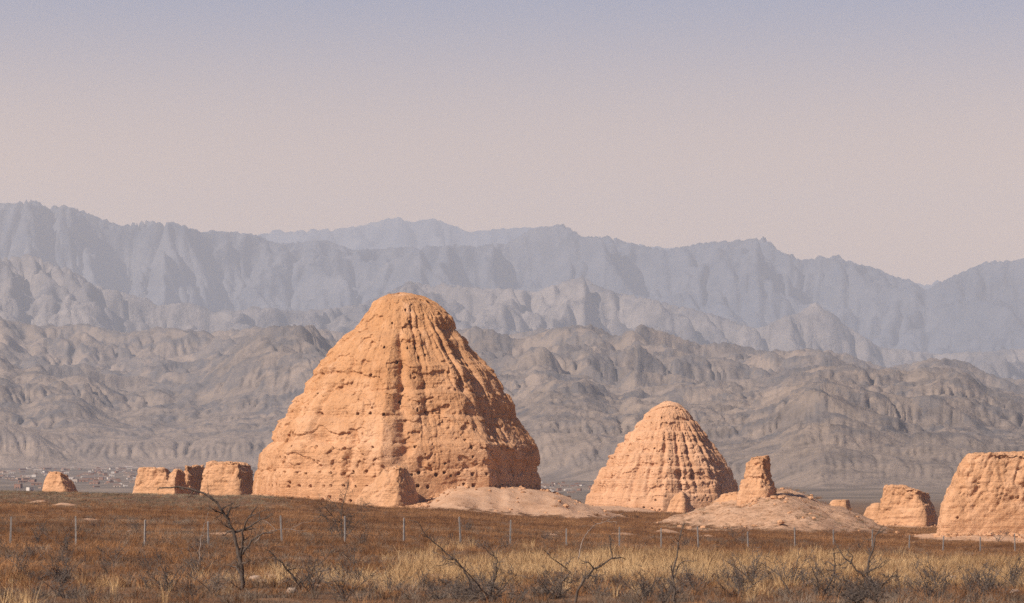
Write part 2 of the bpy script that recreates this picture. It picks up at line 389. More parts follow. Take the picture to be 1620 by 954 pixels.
sheet('foothills', lambda u: np.interp(u, [-650, 480, 760, 1300, 2270], [4600, 4600, 3300, 2300, 2300]), 9200, 540, 780,
      [(-650, 520), (-200, 505), (0, 501), (40, 512), (90, 516), (130, 512), (200, 527), (250, 517), (330, 525), (420, 517), (480, 514), (530, 525), (600, 530), (700, 524), (760, 517), (800, 530), (860, 520), (935, 514), (975, 532), (1010, 514), (1050, 525), (1110, 545), (1150, 542), (1210, 556), (1280, 551), (1340, 560), (1400, 582), (1450, 572), (1480, 566), (1530, 572), (1570, 595), (1620, 600), (1800, 585), (2270, 560)],
      None, f_foot, m_foot, ero=(2.6, 5, 16000, 60, 501, .20, 2.4), det=(60., 2.6)); ROCK = None

def mk_range(seed, sx_, sy_, ridge=.5, cr=.72, low=.25):
    def fn(X, Y, t, u):
        wx_, wy_ = X+.3*sx_*fbm(X/sx_/1.5, Y/sx_/1.5, 0., 3, seed), Y+.3*sx_*fbm(X/sx_/1.5, Y/sx_/1.5, 0., 3, seed+1)
        e = enoise(wx_/sx_, wy_/sy_, 9, seed+2, .7)
        r = 1-np.abs(fbm(wx_/sx_*1.7, wy_/sy_*1.1, 0., 6, seed+3))*2.0
        env = low+(1-low)*np.clip(t/cr, 0, 1)**1.25
        env = env*np.where(t > cr, 1-sstep(cr, 1, t)*.8, 1)*sstep(0, .06, t)
        spur = (1-np.abs(pn(wx_/sx_*2.6, wy_/sy_*.35, 0., seed+9)))**2
        return env*(.55+.35*e+ridge*(r-.5)*.5+.10*spur)+.03*fbm(X/sx_*9, Y/sy_*9, 0., 4, seed+5)*env
    return fn
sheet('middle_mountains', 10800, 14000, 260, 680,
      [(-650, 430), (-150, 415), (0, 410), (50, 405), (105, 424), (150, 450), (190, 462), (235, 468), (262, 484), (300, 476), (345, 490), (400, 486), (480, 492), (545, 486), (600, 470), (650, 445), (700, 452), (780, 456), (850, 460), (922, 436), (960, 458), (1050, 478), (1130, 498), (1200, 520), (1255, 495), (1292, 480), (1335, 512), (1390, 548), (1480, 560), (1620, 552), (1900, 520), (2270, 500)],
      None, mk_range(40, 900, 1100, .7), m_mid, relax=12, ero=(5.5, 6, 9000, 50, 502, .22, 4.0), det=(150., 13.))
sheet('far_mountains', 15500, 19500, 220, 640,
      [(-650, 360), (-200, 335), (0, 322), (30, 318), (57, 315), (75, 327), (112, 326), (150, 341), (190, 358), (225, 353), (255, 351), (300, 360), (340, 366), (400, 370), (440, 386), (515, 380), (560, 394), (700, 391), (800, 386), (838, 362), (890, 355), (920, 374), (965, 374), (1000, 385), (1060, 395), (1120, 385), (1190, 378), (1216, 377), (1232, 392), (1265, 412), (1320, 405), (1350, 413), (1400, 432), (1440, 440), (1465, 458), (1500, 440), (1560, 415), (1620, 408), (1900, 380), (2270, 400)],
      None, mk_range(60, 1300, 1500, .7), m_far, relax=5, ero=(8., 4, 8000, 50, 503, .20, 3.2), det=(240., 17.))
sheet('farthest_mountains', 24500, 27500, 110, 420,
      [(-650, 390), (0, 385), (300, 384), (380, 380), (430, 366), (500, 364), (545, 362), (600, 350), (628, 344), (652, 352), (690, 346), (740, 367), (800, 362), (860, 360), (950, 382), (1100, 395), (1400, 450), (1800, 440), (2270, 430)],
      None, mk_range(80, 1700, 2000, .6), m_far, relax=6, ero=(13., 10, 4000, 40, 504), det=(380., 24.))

# ------------------------------------------------------------------ village under the foothills
def build_village():
    def house_mesh(kind):
        w, d, h, r = [(9, 7, 3.4, 1.5), (13, 7, 3.2, 1.2), (7, 7, 5.5, .25), (16, 8, 3.4, 1.6)][kind]
        v = []; f = []
        def quad(*p):
            i = len(v); v.extend(p); f.append((i, i+1, i+2, i+3))
        a, b = w/2, d/2
        quad((-a, -b, 0), (a, -b, 0), (a, -b, h), (-a, -b, h)); quad((a, -b, 0), (a, b, 0), (a, b, h), (a, -b, h))
        quad((a, b, 0), (-a, b, 0), (-a, b, h), (a, b, h)); quad((-a, b, 0), (-a, -b, 0), (-a, -b, h), (-a, b, h))
        quad((a, -b, h), (a, b, h), (a, 0, h+r), (a, 0, h+r)); quad((-a, b, h), (-a, -b, h), (-a, 0, h+r), (-a, 0, h+r))
        nw = len(f)
        e = .4
        quad((-a-e, -b-e, h), (a+e, -b-e, h), (a+e, 0, h+r+.15), (-a-e, 0, h+r+.15)); quad((a+e, b+e, h), (-a-e, b+e, h), (-a-e, 0, h+r+.15), (a+e, 0, h+r+.15))
        for k in range(2):                                     # door and window openings
            x = -a+(k+1)*w/3
            quad((x-.7, -b-.03, .4 if k else 0), (x+.7, -b-.03, .4 if k else 0), (x+.7, -b-.03, 2.1), (x-.7, -b-.03, 2.1))
        return v, f, nw
    walls = [lin(172, 155, 142), lin(158, 134, 118), lin(195, 184, 174), lin(140, 106, 90)]
    roofs = [lin(120, 98, 86), lin(136, 114, 100), lin(105, 92, 86), lin(160, 146, 136)]
    def flat(nm, c):
        m = M(nm); q = m.noise(m.pos(obj=True), .8, 4)
        m.col(m.mix(m.ramp(q, [(.3, (.35,)*3), (.7, (0,)*3)]), c, tuple(x*.6 for x in c[:3])+(1,))); return m.m
    wm = [flat('plaster_%s' % n, c) for n, c in zip(('cream', 'tan', 'white', 'brick'), walls)]
    rm = [flat('roof_%s' % n, c) for n, c in zip(('red', 'clay', 'grey', 'pale'), roofs)]
    dk = M('dark_opening').col((.04, .035, .03, 1)).m
    meshes = []
    for kind in range(4):
        for c in range(3):
            v, f, nw = house_mesh(kind)
            me = bpy.data.meshes.new('village_house'); me.from_pydata(v, [], f); me.materials.append(wm[(kind+c) % 4]); me.materials.append(rm[(kind*2+c) % 4]); me.materials.append(dk)
            for i, p in enumerate(me.polygons): p.material_index = 0 if i < nw else (1 if i < nw+2 else 2)
            me.update(); meshes.append(me)
    r = random.Random(5); n = 0
    def put(u, Y, label, group, k=1.0):
        X = (u-810)/F*Y
        o = bpy.data.objects.new('village_house', r.choice(meshes)); COL.objects.link(o)
        o.location = (X, Y, gz(X, Y)-.3); o.rotation_euler.z = r.gauss(.15, .25)+r.choice((0, 0, math.pi/2)); s = k*r.uniform(.24, .46); o.scale = (s, s, s)
        tag(o, label, 'house', group)
    for i in range(280):
        u = r.uniform(-15, 455) if i % 3 else r.gauss(180, 70)
        Y = r.uniform(2150, 4600) if i % 2 else r.gauss(3700, 420)
        Y = min(max(Y, 2050), 4650)
        put(u, Y, 'tiny pale house in the distant village between the foothills and the left earthen walls', 'village houses left of the large tomb')
    for i in range(40):
        put(r.uniform(850, 938), r.uniform(1980, 2750), 'tiny pale house far off in the gap between the two pyramid tombs', 'village houses between the tombs', .6)
build_village()

# ------------------------------------------------------------------ the two tomb pyramids
def tomb(name, label, uc, Yc, vtop, vbase, left, right, tiers, mat, seed, nth, nh, rot0, ribs, groove_amp, hole_rows, tier_amp, special=None):
    S = F/Yc; X0 = (uc-810)/S; zb = CZ-(vbase-HY)/S; H = (vbase-vtop)/S
    root = empty(name, (X0, Yc, zb)); tag(root, label, 'tomb', 'earthen pyramid tombs on the plain')
    # columns are denser on the side towards the plain's road
    th = np.concatenate([np.linspace(-R(108), R(108), int(nth*.84), endpoint=False), np.linspace(R(108), R(252), int(nth*.16), endpoint=False)])
    h = np.linspace(0, 1, nh)*H
    TH, HH = np.meshgrid(th, h); v = vbase-HH*S
    lo = np.array(sorted([(b, uc-a) for a, b in left])); ro = np.array(sorted([(b, a-uc) for a, b in right]))
    rl = np.interp(v, lo[:, 0], lo[:, 1])/S; rr = np.interp(v, ro[:, 0], ro[:, 1])/S
    w = (1+np.sin(TH))/2
    r = rl*(1-w)+rr*w
    hn = HH/H
    # eight sides at the foot, rounder above
    ph = np.mod(TH-rot0, np.pi/4)-np.pi/8
    octo = np.cos(np.pi/8)/np.cos(ph)
    of = .95*(1-sstep(.6, 1., hn))+.10
    r = r*(1-of+of*(octo*1.01))
    Rm = np.maximum(r, .4)
    X = Rm*np.sin(TH); Yy = -Rm*np.cos(TH)
    d = np.zeros_like(r)
    # tiers: steep face, then a worn setback
    tb = np.array([0]+list(tiers)+[H*1.02])
    hw = HH+(.45 if H > 20 else .16)*fbm(X*.12, Yy*.12, HH*.05, 3, seed+1)
    idx = np.clip(np.searchsorted(tb, hw.ravel(), 'right').reshape(hw.shape)-1, 0, len(tb)-2)
    t0, t1 = tb[idx], tb[idx+1]; p = np.clip((hw-t0)/(t1-t0), 0, 1)
    saw = (p-.5)-sstep(.90, 1.0, p)*.55+(1-sstep(0, .07, p))*(.45)
    amp = tier_amp*(.55+.9*np.clip(fbm(X*.15+9, Yy*.15, HH*.15, 3, seed+2)+.35, 0, 1))*np.clip(Rm/4, .25, 1)
    amp = amp*np.where(idx == 0, .35, 1)*(1-.6*sstep(.3, .8, np.sin(TH)))
    d += amp*saw
    lid = hf(idx, np.zeros_like(idx), np.zeros_like(idx), seed)
    notch = np.exp(-((p-.02)/.05)**2)*np.where(idx > 0, 1, 0)
    d -= .13*notch*np.clip(fbm(X*.4, Yy*.4, HH*.2, 3, seed+3)*2+.6, 0, 1)
    # gullies running down the slope
    for (k, a, wd, sd) in ribs:
        n = pn(TH*k+.22*fbm(X*.25, Yy*.25, HH*.22, 3, seed+sd+3), HH*.045+sd, 0., seed+sd)
        g = np.exp(-(n/wd)**2)
        m_ = np.clip(.12+.9*fbm(TH*2.2, HH*.12, 0., 3, seed+sd+5)+.8*sstep(.2, .8, np.sin(TH))*sstep(.25, .6, hn), .0, 1.2)
        d -= a*groove_amp*g*m_*np.clip(Rm/6, .25, 1)*sstep(.02, .22, hn)*(1-.55*sstep(.7, .95, hn))
        d += a*groove_amp*.30*(np.abs(n)*2.2)*sstep(.05, .3, hn)*np.clip(Rm/6, .2, 1)*np.clip(m_+.2, 0, 1)
    if special:
        for (cth, wth, dep, h0, h1) in special:
            cc = cth+.035*fbm(HH*.35, HH*0+3.3, 0., 3, seed+41)
            x = (TH-cc)/wth
            d -= dep*np.exp(-x*x)*sstep(h0, h0+2.5, HH)*(1-sstep(h1-3, h1, HH))*(.6+.8*np.clip(.5+fbm(HH*.5, X*.1, 0., 3, seed+42), 0, 1))
    # spalled hollows with hard upper lips
    sp = fbm(X*.30, Yy*.30, HH*.42, 4, seed+11)
    d -= .26*sstep(.12, .19, sp)*sstep(.08, .2, hn)
    sp2 = fbm(X*.8, Yy*.8, HH*1.0, 4, seed+12)
    d -= .085*sstep(.15, .21, sp2)*sstep(.06, .2, hn)
    rough = .35+.65*sstep(.1, .35, hn)
    d += rough*(.11*fbm(X*.55, Yy*.55, HH*.55, 3, seed+13)+.075*fbm(X*1.7, Yy*1.7, HH*1.7, 4, seed+14)+.045*fbm(X*4.2, Yy*4.2, HH*4.2, 3, seed+16, .65))
    # beam holes
    rr_ = random.Random(seed)
    def hole(t, hh, rad, dep):
        dist = ((TH-t)*Rm)**2+((HH-hh)*(1.0))**2
        d[dist < rad*rad] -= dep
    for (hh, step, rad, a0, a1, keep) in hole_rows:
        Rr = float(np.interp(hh, h, Rm[:, len(th)//3]))
        t = a0
        while t < a1:
            if rr_.random() < keep: hole(t+rr_.gauss(0, .15)/Rr, hh+rr_.gauss(0, .10), rad*rr_.uniform(.8, 1.25), rr_.uniform(.5, .9))
            t += step/Rr*rr_.uniform(.85, 1.15)
    for _ in range(38):
        hole(rr_.uniform(-1.4, 1.5), rr_.uniform(.12, .93)*H, rr_.uniform(.10, .2)*Rm[0].mean()/16, .6)
    # worn crown
    capt = sstep(.965, 1.0, hn)
    Rf = np.maximum(Rm+d, .05)
    P = np.stack([Rf*np.sin(TH), -Rf*np.cos(TH), HH+.12*capt*fbm(X*.8, Yy*.8, 0., 3, seed+21)], -1)
    # closing cap rows
    r0 = P[-1].copy(); caps = []
    ncap = 14
    for i in range(1, ncap+1):
        q = 1-i/ncap; c = r0*np.array([q, q, 1]); c[:, 2] += .35*(1-q*q)+.18*fbm(c[:, 0]*.8, c[:, 1]*.8, 0., 4, seed+22)*(1-q**4)
        caps.append(c)
    rows = np.concatenate([P, np.stack(caps)], 0)
    rows[0, :, 2] -= 2.5                                        # footing below the soil
    cuts = [0]+[int(np.argmin(np.abs(h-t))) for t in tiers]+[len(rows)-1]
    nc = len(th)
    for i in range(len(cuts)-1):
        a, b = cuts[i], cuts[i+1]
        sub = rows[a:b+1]
        mesh_obj('summit' if i == len(cuts)-2 else 'tier', sub, grid_faces(b-a+1, nc, True), mat, root)
    return root

BL = [(612, 468), (593, 476), (587, 486), (558, 519), (522, 553), (499, 577), (498, 593), (483, 606), (478, 622), (453, 645), (448, 658), (430, 683), (427, 699), (413, 712), (403, 742), (399, 771), (398, 810)]
BR = [(666, 468), (691, 479), (717, 502), (726, 523), (740, 540), (748, 555), (769, 574), (785, 597), (802, 624), (811, 641), (816, 662), (832, 683), (848, 703), (854, 728), (855, 771), (856, 810)]
tomb('pyramid_tomb', 'large tiered rammed earth pyramid tomb, the biggest and tallest ruin', 632, 600, 468, 806, BL, BR,
     [4.6, 8.1, 11.2, 14.3, 17.6, 21.8], MAT['tomb'], 101, 760, 310, R(39),
     [(3.4, .75, .12, 1), (7.0, .5, .13, 2), (15, .12, .16, 3)], .62,
     [(1.35, 1.5, .19, -1.4, .1, .9), (2.9, 1.5, .19, -1.45, 1.5, .85), (4.4, 1.6, .20, -1.45, 1.5, .8), (7.6, 1.7, .19, -1.2, 1.2, .5), (11.6, 1.8, .15, -1.2, 1.2, .35), (19.6, 1.2, .14, -1.0, .3, .6)], .62,
     special=[(.055, .050, .85, 5.0, 22.5), (-.36, .035, .6, 1.5, 11.5), (.30, .035, .4, 9, 20), (.70, .05, .7, 8, 22), (-.75, .03, .35, 5, 17), (.95, .06, .7, 8, 22)])
SL = [(1048, 637), (1035, 644), (1016, 658), (1009, 670), (993, 686), (979, 705), (967, 719), (955, 738), (944, 753), (937, 768), (929, 784), (926, 797), (926, 815)]
SR = [(1072, 637), (1087, 650), (1103, 669), (1119, 690), (1138, 715), (1155, 742), (1165, 765), (1171, 785), (1173, 815)]
tomb('pyramid_tomb', 'smaller ribbed earthen pyramid tomb right of the big one, with regular vertical gullies', 1056, 810, 638, 813, SL, SR,
     [3.4, 5.7, 7.8, 9.9, 11.9, 13.7, 15.5], MAT['tomb_small'], 211, 480, 220, R(40),
     [(6.6, .42, .14, 1), (12, .22, .14, 2)], .68,
     [(1.0, 1.4, .13, -1.4, .7, .7), (2.4, 1.5, .13, -1.4, .9, .5), (9.2, 5, .22, -.25, .0, .5)], .66,
     special=[(-.09, .045, .6, 3.2, 15), (.18, .045, .6, 2.5, 15), (-.30, .035, .4, 1.5, 12), (-.55, .035, .35, 1.5, 11), (.42, .04, .6, 4, 15), (-.80, .035, .3, 1.5, 11), (.74, .05, .6, 4, 16), (.95, .05, .6, 4, 16), (1.15, .05, .6, 4, 16)])

# ------------------------------------------------------------------ worn rammed-earth blocks and walls
def block(name, label, Y, left, right, vtop, vbase, fa, fb, frot, depth, seed, top=None, amp=1.0, res=.11, mat=None, n=7., cat='earthen wall', round_top=.12, holes=0):
    """left/right: outlines (column, row) down both flanks; fa, fb, frot: footprint half sides and turn; depth scales the plan front to back"""
    S = F/Y; lo = np.array(sorted([(b, a) for a, b in left])); ro = np.array(sorted([(b, a) for a, b in right]))
    uc = .5*(lo[-1, 1]+ro[-1, 1]); X0 = (uc-810)/S; zb = CZ-(vbase-HY)/S; H = (vbase-vtop)/S
    dense = np.linspace(0, 2*np.pi, 4000, endpoint=False)
    rad = (np.abs(np.cos(dense)/fa)**n+np.abs(np.sin(dense)/fb)**n)**(-1/n)
    x, y = rad*np.cos(dense), rad*np.sin(dense)
    c, s = math.cos(frot), math.sin(frot); x, y = x*c-y*s, x*s+y*c
    xm = np.abs(x).max()
    half = .5*(ro[-1, 1]-lo[-1, 1])/S
    sc_ = half/xm
    seg = np.hypot(np.diff(x, append=x[0]), np.diff(y, append=y[0]))*sc_; L = seg.sum()
    nt = max(48, int(L/res)); k = np.interp(np.linspace(0, L, nt, endpoint=False), np.cumsum(seg), np.arange(4000))
    kx = np.interp(k, np.arange(4000), x)/xm; ky = np.interp(k, np.arange(4000), y)*sc_*depth
    ns = max(16, int(H/res)); t = np.linspace(0, 1, ns)
    vv = vbase-t*(vbase-vtop)
    xl = (np.interp(vv, lo[:, 0], lo[:, 1])-uc)/S; xr = (np.interp(vv, ro[:, 0], ro[:, 1])-uc)/S
    dsc = (xr-xl)/(xr[0]-xl[0]); dsc = .45+.55*dsc
    Xs = xl[:, None]+(kx[None, :]+1)/2*(xr-xl)[:, None]; Ysd = ky[None, :]*dsc[:, None]
    Zs = np.repeat((t*H)[:, None], nt, 1)
    ncap = max(8, int(min(half, np.abs(ky).max())/res/1.2))
    q = 1-(np.arange(1, ncap+1)/ncap)[:, None]; mx = .5*(xl[-1]+xr[-1])
    Xc = mx+(Xs[-1]-mx)[None, :]*q; Yc2 = Ysd[-1][None, :]*q; Zc = np.full_like(Xc, H)+round_top*(1-q**2)
    Xa, Ya, Za = np.vstack([Xs, Xc]), np.vstack([Ysd, Yc2]), np.vstack([Zs, Zc])
    if top is not None:                                            # worn crest height by column, as a row in the photograph
        tp = np.array(top, float)
        topz = (vbase-np.interp((Xa*S)+uc, tp[:, 0], tp[:, 1]))/S
        topz = topz+.10*fbm(Xa*.9+3, Ya*.9, 0., 4, seed+30)
        Za = Za/H*np.maximum(topz, .2)
    Za0 = Za.copy()
    # normals for the displacement
    def grad(A): return np.gradient(A, axis=0), (np.roll(A, -1, 1)-np.roll(A, 1, 1))/2
    (ax, bx), (ay, by), (az, bz) = grad(Xa), grad(Ya), grad(Za)
    N = np.cross(np.stack([bx, by, bz], -1), np.stack([ax, ay, az], -1)); N /= np.maximum(np.linalg.norm(N, axis=-1, keepdims=True), 1e-6)
    tt = Za/H
    d = .24*fbm(Xa*.32, Ya*.32, Za*.42, 3, seed)+.13*fbm(Xa*1.1, Ya*1.1, Za*1.1, 4, seed+5)+.05*fbm(Xa*3.6, Ya*3.6, Za*3.6, 3, seed+6)
    d -= .22*sstep(.10, .2, fbm(Xa*.45, Ya*.45, Za*.55, 4, seed+7))*sstep(.2, .5, tt)
    d -= .13*sstep(.12, .2, fbm(Xa*1.3, Ya*1.3, Za*1.3, 4, seed+8))*sstep(.15, .45, tt)
    g = pn(Xa*.55+.4*fbm(Xa*.5, Ya*.5, Za*.5, 2, seed+9), Ya*.55, Za*.06, seed+10)
    d -= .20*np.exp(-(g/.10)**2)*sstep(.25, .8, tt)
    d -= .07*np.exp(-((np.mod(Za, 1.9)-.95)/.10)**2)*np.clip(.3+1.2*fbm(Xa*.4, Ya*.4, Za, 2, seed+12), 0, 1)
    rr_ = random.Random(seed)
    for _ in range(holes):
        i, j = rr_.randrange(int(ns*.1), int(ns*.8)), rr_.randrange(nt)
        dist = (Xa-Xa[i, j])**2+(Ya-Ya[i, j])**2+(Za-Za[i, j])**2
        d[dist < rr_.uniform(.09, .15)**2] -= .4
    sc2 = amp*min(1, H/4.5+.2)
    fade = np.ones_like(d); fade[-3:] = .5
    P = np.stack([Xa, Ya, Za], -1)+N*(d*sc2*fade)[..., None]
    P[0, :, 2] -= 1.8
    o = mesh_obj(name, P, grid_faces(P.shape[0], nt, True), mat or MAT['wall'])
    o.location = (X0, Y, zb)
    return tag(o, label, cat)

# in front of the big tomb
block('wall_stub', 'short worn earth wall stub leaning on the big tomb foot, dark right end', 579, [(604, 738), (592, 748), (578, 762), (566, 780), (556, 803)], [(646, 738), (653, 752), (660, 775), (664, 792), (668, 806)], 738, 806, 2.4, 2.0, -R(30), 1.0, 301, amp=.9, round_top=.2,
      top=[(540, 757), (590, 750), (606, 741), (640, 738), (655, 741), (680, 748)])
block('wall_stub', 'small rounded earth stub at the foot of the smaller pyramid tomb', 785, [(1068, 782), (1061, 790), (1056, 800), (1053, 815)], [(1086, 782), (1093, 790), (1097, 802), (1099, 815)], 782, 815, 2, 2, -R(30), 1.0, 311, amp=.8, round_top=.4)
# left ruins behind the crest
block('wall_block', 'lone small earth block standing far left, apart from the other ruins', 628, [(77, 745), (71, 758), (66, 778), (65, 786)], [(108, 749), (116, 756), (122, 770), (126, 786)], 745, 786, 2.6, 2.2, -R(30), 1.0, 321, amp=.55, top=[(60, 748), (77, 745), (95, 747), (108, 752), (126, 757)])
block('wall_block', 'leftmost long earth block in the row of ruins left of the big tomb', 640, [(220, 740), (216, 750), (211, 768), (208, 788)], [(268, 741), (274, 750), (279, 768), (283, 788)], 740, 788, 3.2, 1.5, -R(30), 1.0, 331, amp=.8, top=[(205, 745), (222, 740), (258, 741), (275, 745)])
block('wall_block', 'low narrow earth block with dark right end, second in the left row of ruins', 632, [(274, 746), (267, 752), (263, 765), (260, 788)], [(286, 742), (292, 750), (296, 768), (298, 788)], 744, 788, 1.5, 2.8, -R(30), 1.0, 341, amp=.7)
block('wall_block', 'earth block with dark hollowed face, third in the left row of ruins', 637, [(291, 740), (288, 750), (287, 770), (285, 788)], [(322, 737), (326, 750), (328, 788)], 737, 788, 1.0, 3.6, -R(30), 1.0, 351, amp=1.2)
block('wall_block', 'tallest earth block of the left row, next to the big tomb, dark right face', 630, [(326, 732), (322, 742), (319, 760), (316, 788)], [(398, 734), (402, 742), (404, 760), (406, 788)], 731, 788, 3.2, 2.3, -R(30), 1.0, 361, amp=.8, top=[(310, 735), (330, 731), (372, 732), (400, 735), (410, 738)])
# watch-tower stump on its mound
block('tower_stump', 'flaring stump of an earthen tower standing on top of a scrubby mound', 556, [(1188, 722), (1181, 730), (1178, 742), (1175, 752), (1171, 765), (1168, 778), (1166, 796)], [(1218, 721), (1220, 728), (1219, 740), (1223, 752), (1227, 764), (1230, 776), (1231, 796)], 721, 796, 2, 2, -R(30), 1.0, 371, amp=1.0, cat='tower ruin', n=4.5, top=[(1165, 726), (1188, 723), (1205, 722), (1222, 720)], res=.08)
block('wall_stub', 'low crumbled earth bank between the smaller tomb and the tower stump', 563, [(1140, 774), (1130, 780), (1124, 792), (1120, 804)], [(1170, 768), (1176, 780), (1180, 804)], 768, 804, 3, 1.6, -R(30), 1.0, 381, amp=.6, round_top=.2, top=[(1120, 791), (1140, 784), (1160, 779), (1180, 776)])
# right ruins
block('wall_stub', 'small earth stub behind the right slope of the tower mound', 690, [(1312, 791), (1308, 797), (1304, 812), (1302, 822)], [(1343, 790), (1345, 800), (1348, 812), (1350, 822)], 790, 822, 2.6, 1.4, -R(30), 1.0, 391, amp=.6, top=[(1300, 797), (1315, 793), (1343, 790), (1350, 792)])
block('wall_stub', 'low earth stub touching the left side of the mid-sized right block', 648, [(1377, 797), (1371, 803), (1366, 815), (1364, 828)], [(1396, 797), (1400, 828)], 797, 828, 2.2, 1.6, -R(30), 1.0, 401, amp=.6)
block('wall_block', 'mid-sized earth block with shaded right end, left of the great right wall', 634, [(1399, 768), (1394, 782), (1389, 800), (1386, 832)], [(1470, 779), (1480, 790), (1485, 806), (1487, 832)], 768, 832, 3.1, 2.1, -R(30), 1.0, 411, amp=.9, top=[(1380, 770), (1400, 768), (1432, 770), (1455, 776), (1478, 784), (1490, 790)])
block('wall_block', 'great earthen wall mass cut off by the right picture edge', 522, [(1527, 718), (1519, 730), (1510, 748), (1502, 762), (1494, 782), (1487, 804), (1483, 822), (1480, 850)], [(1752, 718), (1766, 760), (1775, 850)], 718, 850, 5, 3, -R(4), 1.0, 421, amp=1.0, res=.12, n=9, holes=26, round_top=.1, top=[(1470, 724), (1530, 719), (1580, 717), (1780, 717)])

# ------------------------------------------------------------------ bare shrubs and small trees
def tube(V, Fc, pts, rad, sides=4):
    pts = [Vector(p) for p in pts]; base = len(V)
    for i, p in enumerate(pts):
        t = (pts[min(i+1, len(pts)-1)]-pts[max(i-1, 0)])
        if t.length < 1e-6: t = Vector((0, 0, 1))
        t.normalize()
        a = t.cross(Vector((0.31, 1, .17))).normalized(); b = t.cross(a)
        for k in range(sides):
            an = 2*math.pi*k/sides
            V.append(tuple(p+(a*math.cos(an)+b*math.sin(an))*rad[i]))
    for i in range(len(pts)-1):
        for k in range(sides):
            k2 = (k+1) % sides
            Fc.append((base+i*sides+k, base+i*sides+k2, base+(i+1)*sides+k2, base+(i+1)*sides+k))
def limb(r, p, d, L, n, wob, grav=0.0):
    pts = [Vector(p)]; d = Vector(d).normalized()
    for i in range(n):
        d = (d+Vector((r.gauss(0, wob), r.gauss(0, wob), r.gauss(0, wob)-grav))).normalized()
        pts.append(pts[-1]+d*(L/n))
    return pts
def grow(r, pts, r0, V, Fc, VT, FT, lvl, dens, maxl, up=.25):
    """side branches along a limb, zigzag, with thorny twigs"""
    Ltot = sum((pts[i+1]-pts[i]).length for i in range(len(pts)-1))
    n = max(2, int(Ltot*dens))
    for _ in range(n):
        s = r.uniform(.12, 1)*(len(pts)-1); i = min(int(s), len(pts)-2); f = s-i
        p = pts[i].lerp(pts[i+1], f); t = (pts[i+1]-pts[i]).normalized()
        side = Vector((r.gauss(0, 1), r.gauss(0, 1), r.gauss(0, .8)+up)).normalized()
        d = (t*r.uniform(.2, .7)+side).normalized()
        L = maxl*r.uniform(.35, 1)*(1-.45*s/(len(pts)-1))
        rad = r0*r.uniform(.28, .5)
        q = limb(r, p, d, L, max(3, int(L/.13)), .32, .02)
        if lvl > 0:
            tube(V, Fc, q, [rad*(1-.75*k/(len(q)-1)) for k in range(len(q))], 4)
            grow(r, q, rad, V, Fc, VT, FT, lvl-1, dens*3.4, maxl*.55, up)
        else:
            rad = max(rad, .008)
            tube(VT, FT, q, [rad*(1-.6*k/(len(q)-1)) for k in range(len(q))], 3)
def bark(name, a, b):
    m = M(name, .9); n = m.noise(m.pos((1, 1, .4)), 9, 4, .6)
    return m.col(m.ramp(n, [(.35, a), (.65, b)])).bump(m.noise(m.pos(), 30, 3), .4, .01).m
B_DARK = bark('dark_bark', (.046, .034, .027), (.12, .09, .072))
B_PALE = bark('bleached_wood', (.17, .125, .10), (.34, .27, .22))
B_GREY = bark('grey_twig', (.075, .058, .048), (.15, .118, .10))
def shrub_from_px(name, label, base, limbs, seed, r0=.045, dens=2.97, maxl=.9, lvl=1, bark_m=None, twig_m=None, cat='bare shrub', group=None, up=.25, spread=.35):
    """base: (column, row) of the foot; limbs: polylines of (column, row), the first starting at the foot"""
    r = random.Random(seed); Yb = ghit(*base)
    X0, Y0, _ = px(base[0], base[1], Yb); Z0 = gz(X0, Yb)
    dv = (CZ-(base[1]-HY)/F*Yb)-Z0
    root = empty(name, (X0, Yb, Z0)); tag(root, label, cat, group)
    V, Fc, VT, FT, VK, FK = [], [], [], [], [], []
    for li, L in enumerate(limbs):
        off = r.uniform(-spread, spread); pts = []
        for i, (u, v) in enumerate(L):
            yy = Yb+off*i/(len(L)-1)*2+r.gauss(0, .04)*(i > 0)
            x, y, z = px(u, v, yy); pts.append(Vector((x-X0, y-Yb, z-Z0-dv)))
        if li == 0: pts[0].z -= .15
        dense = []
        for i in range(len(pts)-1):
            m = max(2, int((pts[i+1]-pts[i]).length/.16))
            for k in range(m): dense.append(pts[i].lerp(pts[i+1], k/m)+Vector((r.gauss(0, .018), r.gauss(0, .018), r.gauss(0, .018))))
        dense.append(pts[-1])
        ra = r0*(1 if li == 0 else .62)
        rad = [ra*(1-.72*k/(len(dense)-1)) for k in range(len(dense))]
        tube(*((VK, FK) if li == 0 else (V, Fc)), dense, rad, 6 if li == 0 else 5)
        grow(r, dense, ra, V, Fc, VT, FT, lvl, dens, maxl, up)
    for e_ in range(5 if name == 'thorn_bush' else (2 if name == 'bare_tree' else 0)):   # thin stems from the same root
        a_ = r.uniform(0, 6.283); L_ = maxl*r.uniform(.7, 1.4)
        q = limb(r, (r.gauss(0, .12), r.gauss(0, .12), -.1), (math.cos(a_)*.8, math.sin(a_)*.8, r.uniform(.5, 1.1)), L_, max(5, int(L_/.12)), .22)
        tube(V, Fc, q, [r0*.38*(1-.7*k/(len(q)-1)) for k in range(len(q))], 4)
        grow(r, q, r0*.45, V, Fc, VT, FT, 1, dens*1.3, maxl*.55, up)
    mesh_obj('trunk', VK, FK, bark_m or B_DARK, root)
    if V: mesh_obj('branches', V, Fc, bark_m or B_DARK, root)
    if VT: tag(mesh_obj('twigs', VT, FT, twig_m or B_GREY, root), kind='stuff')
    return root
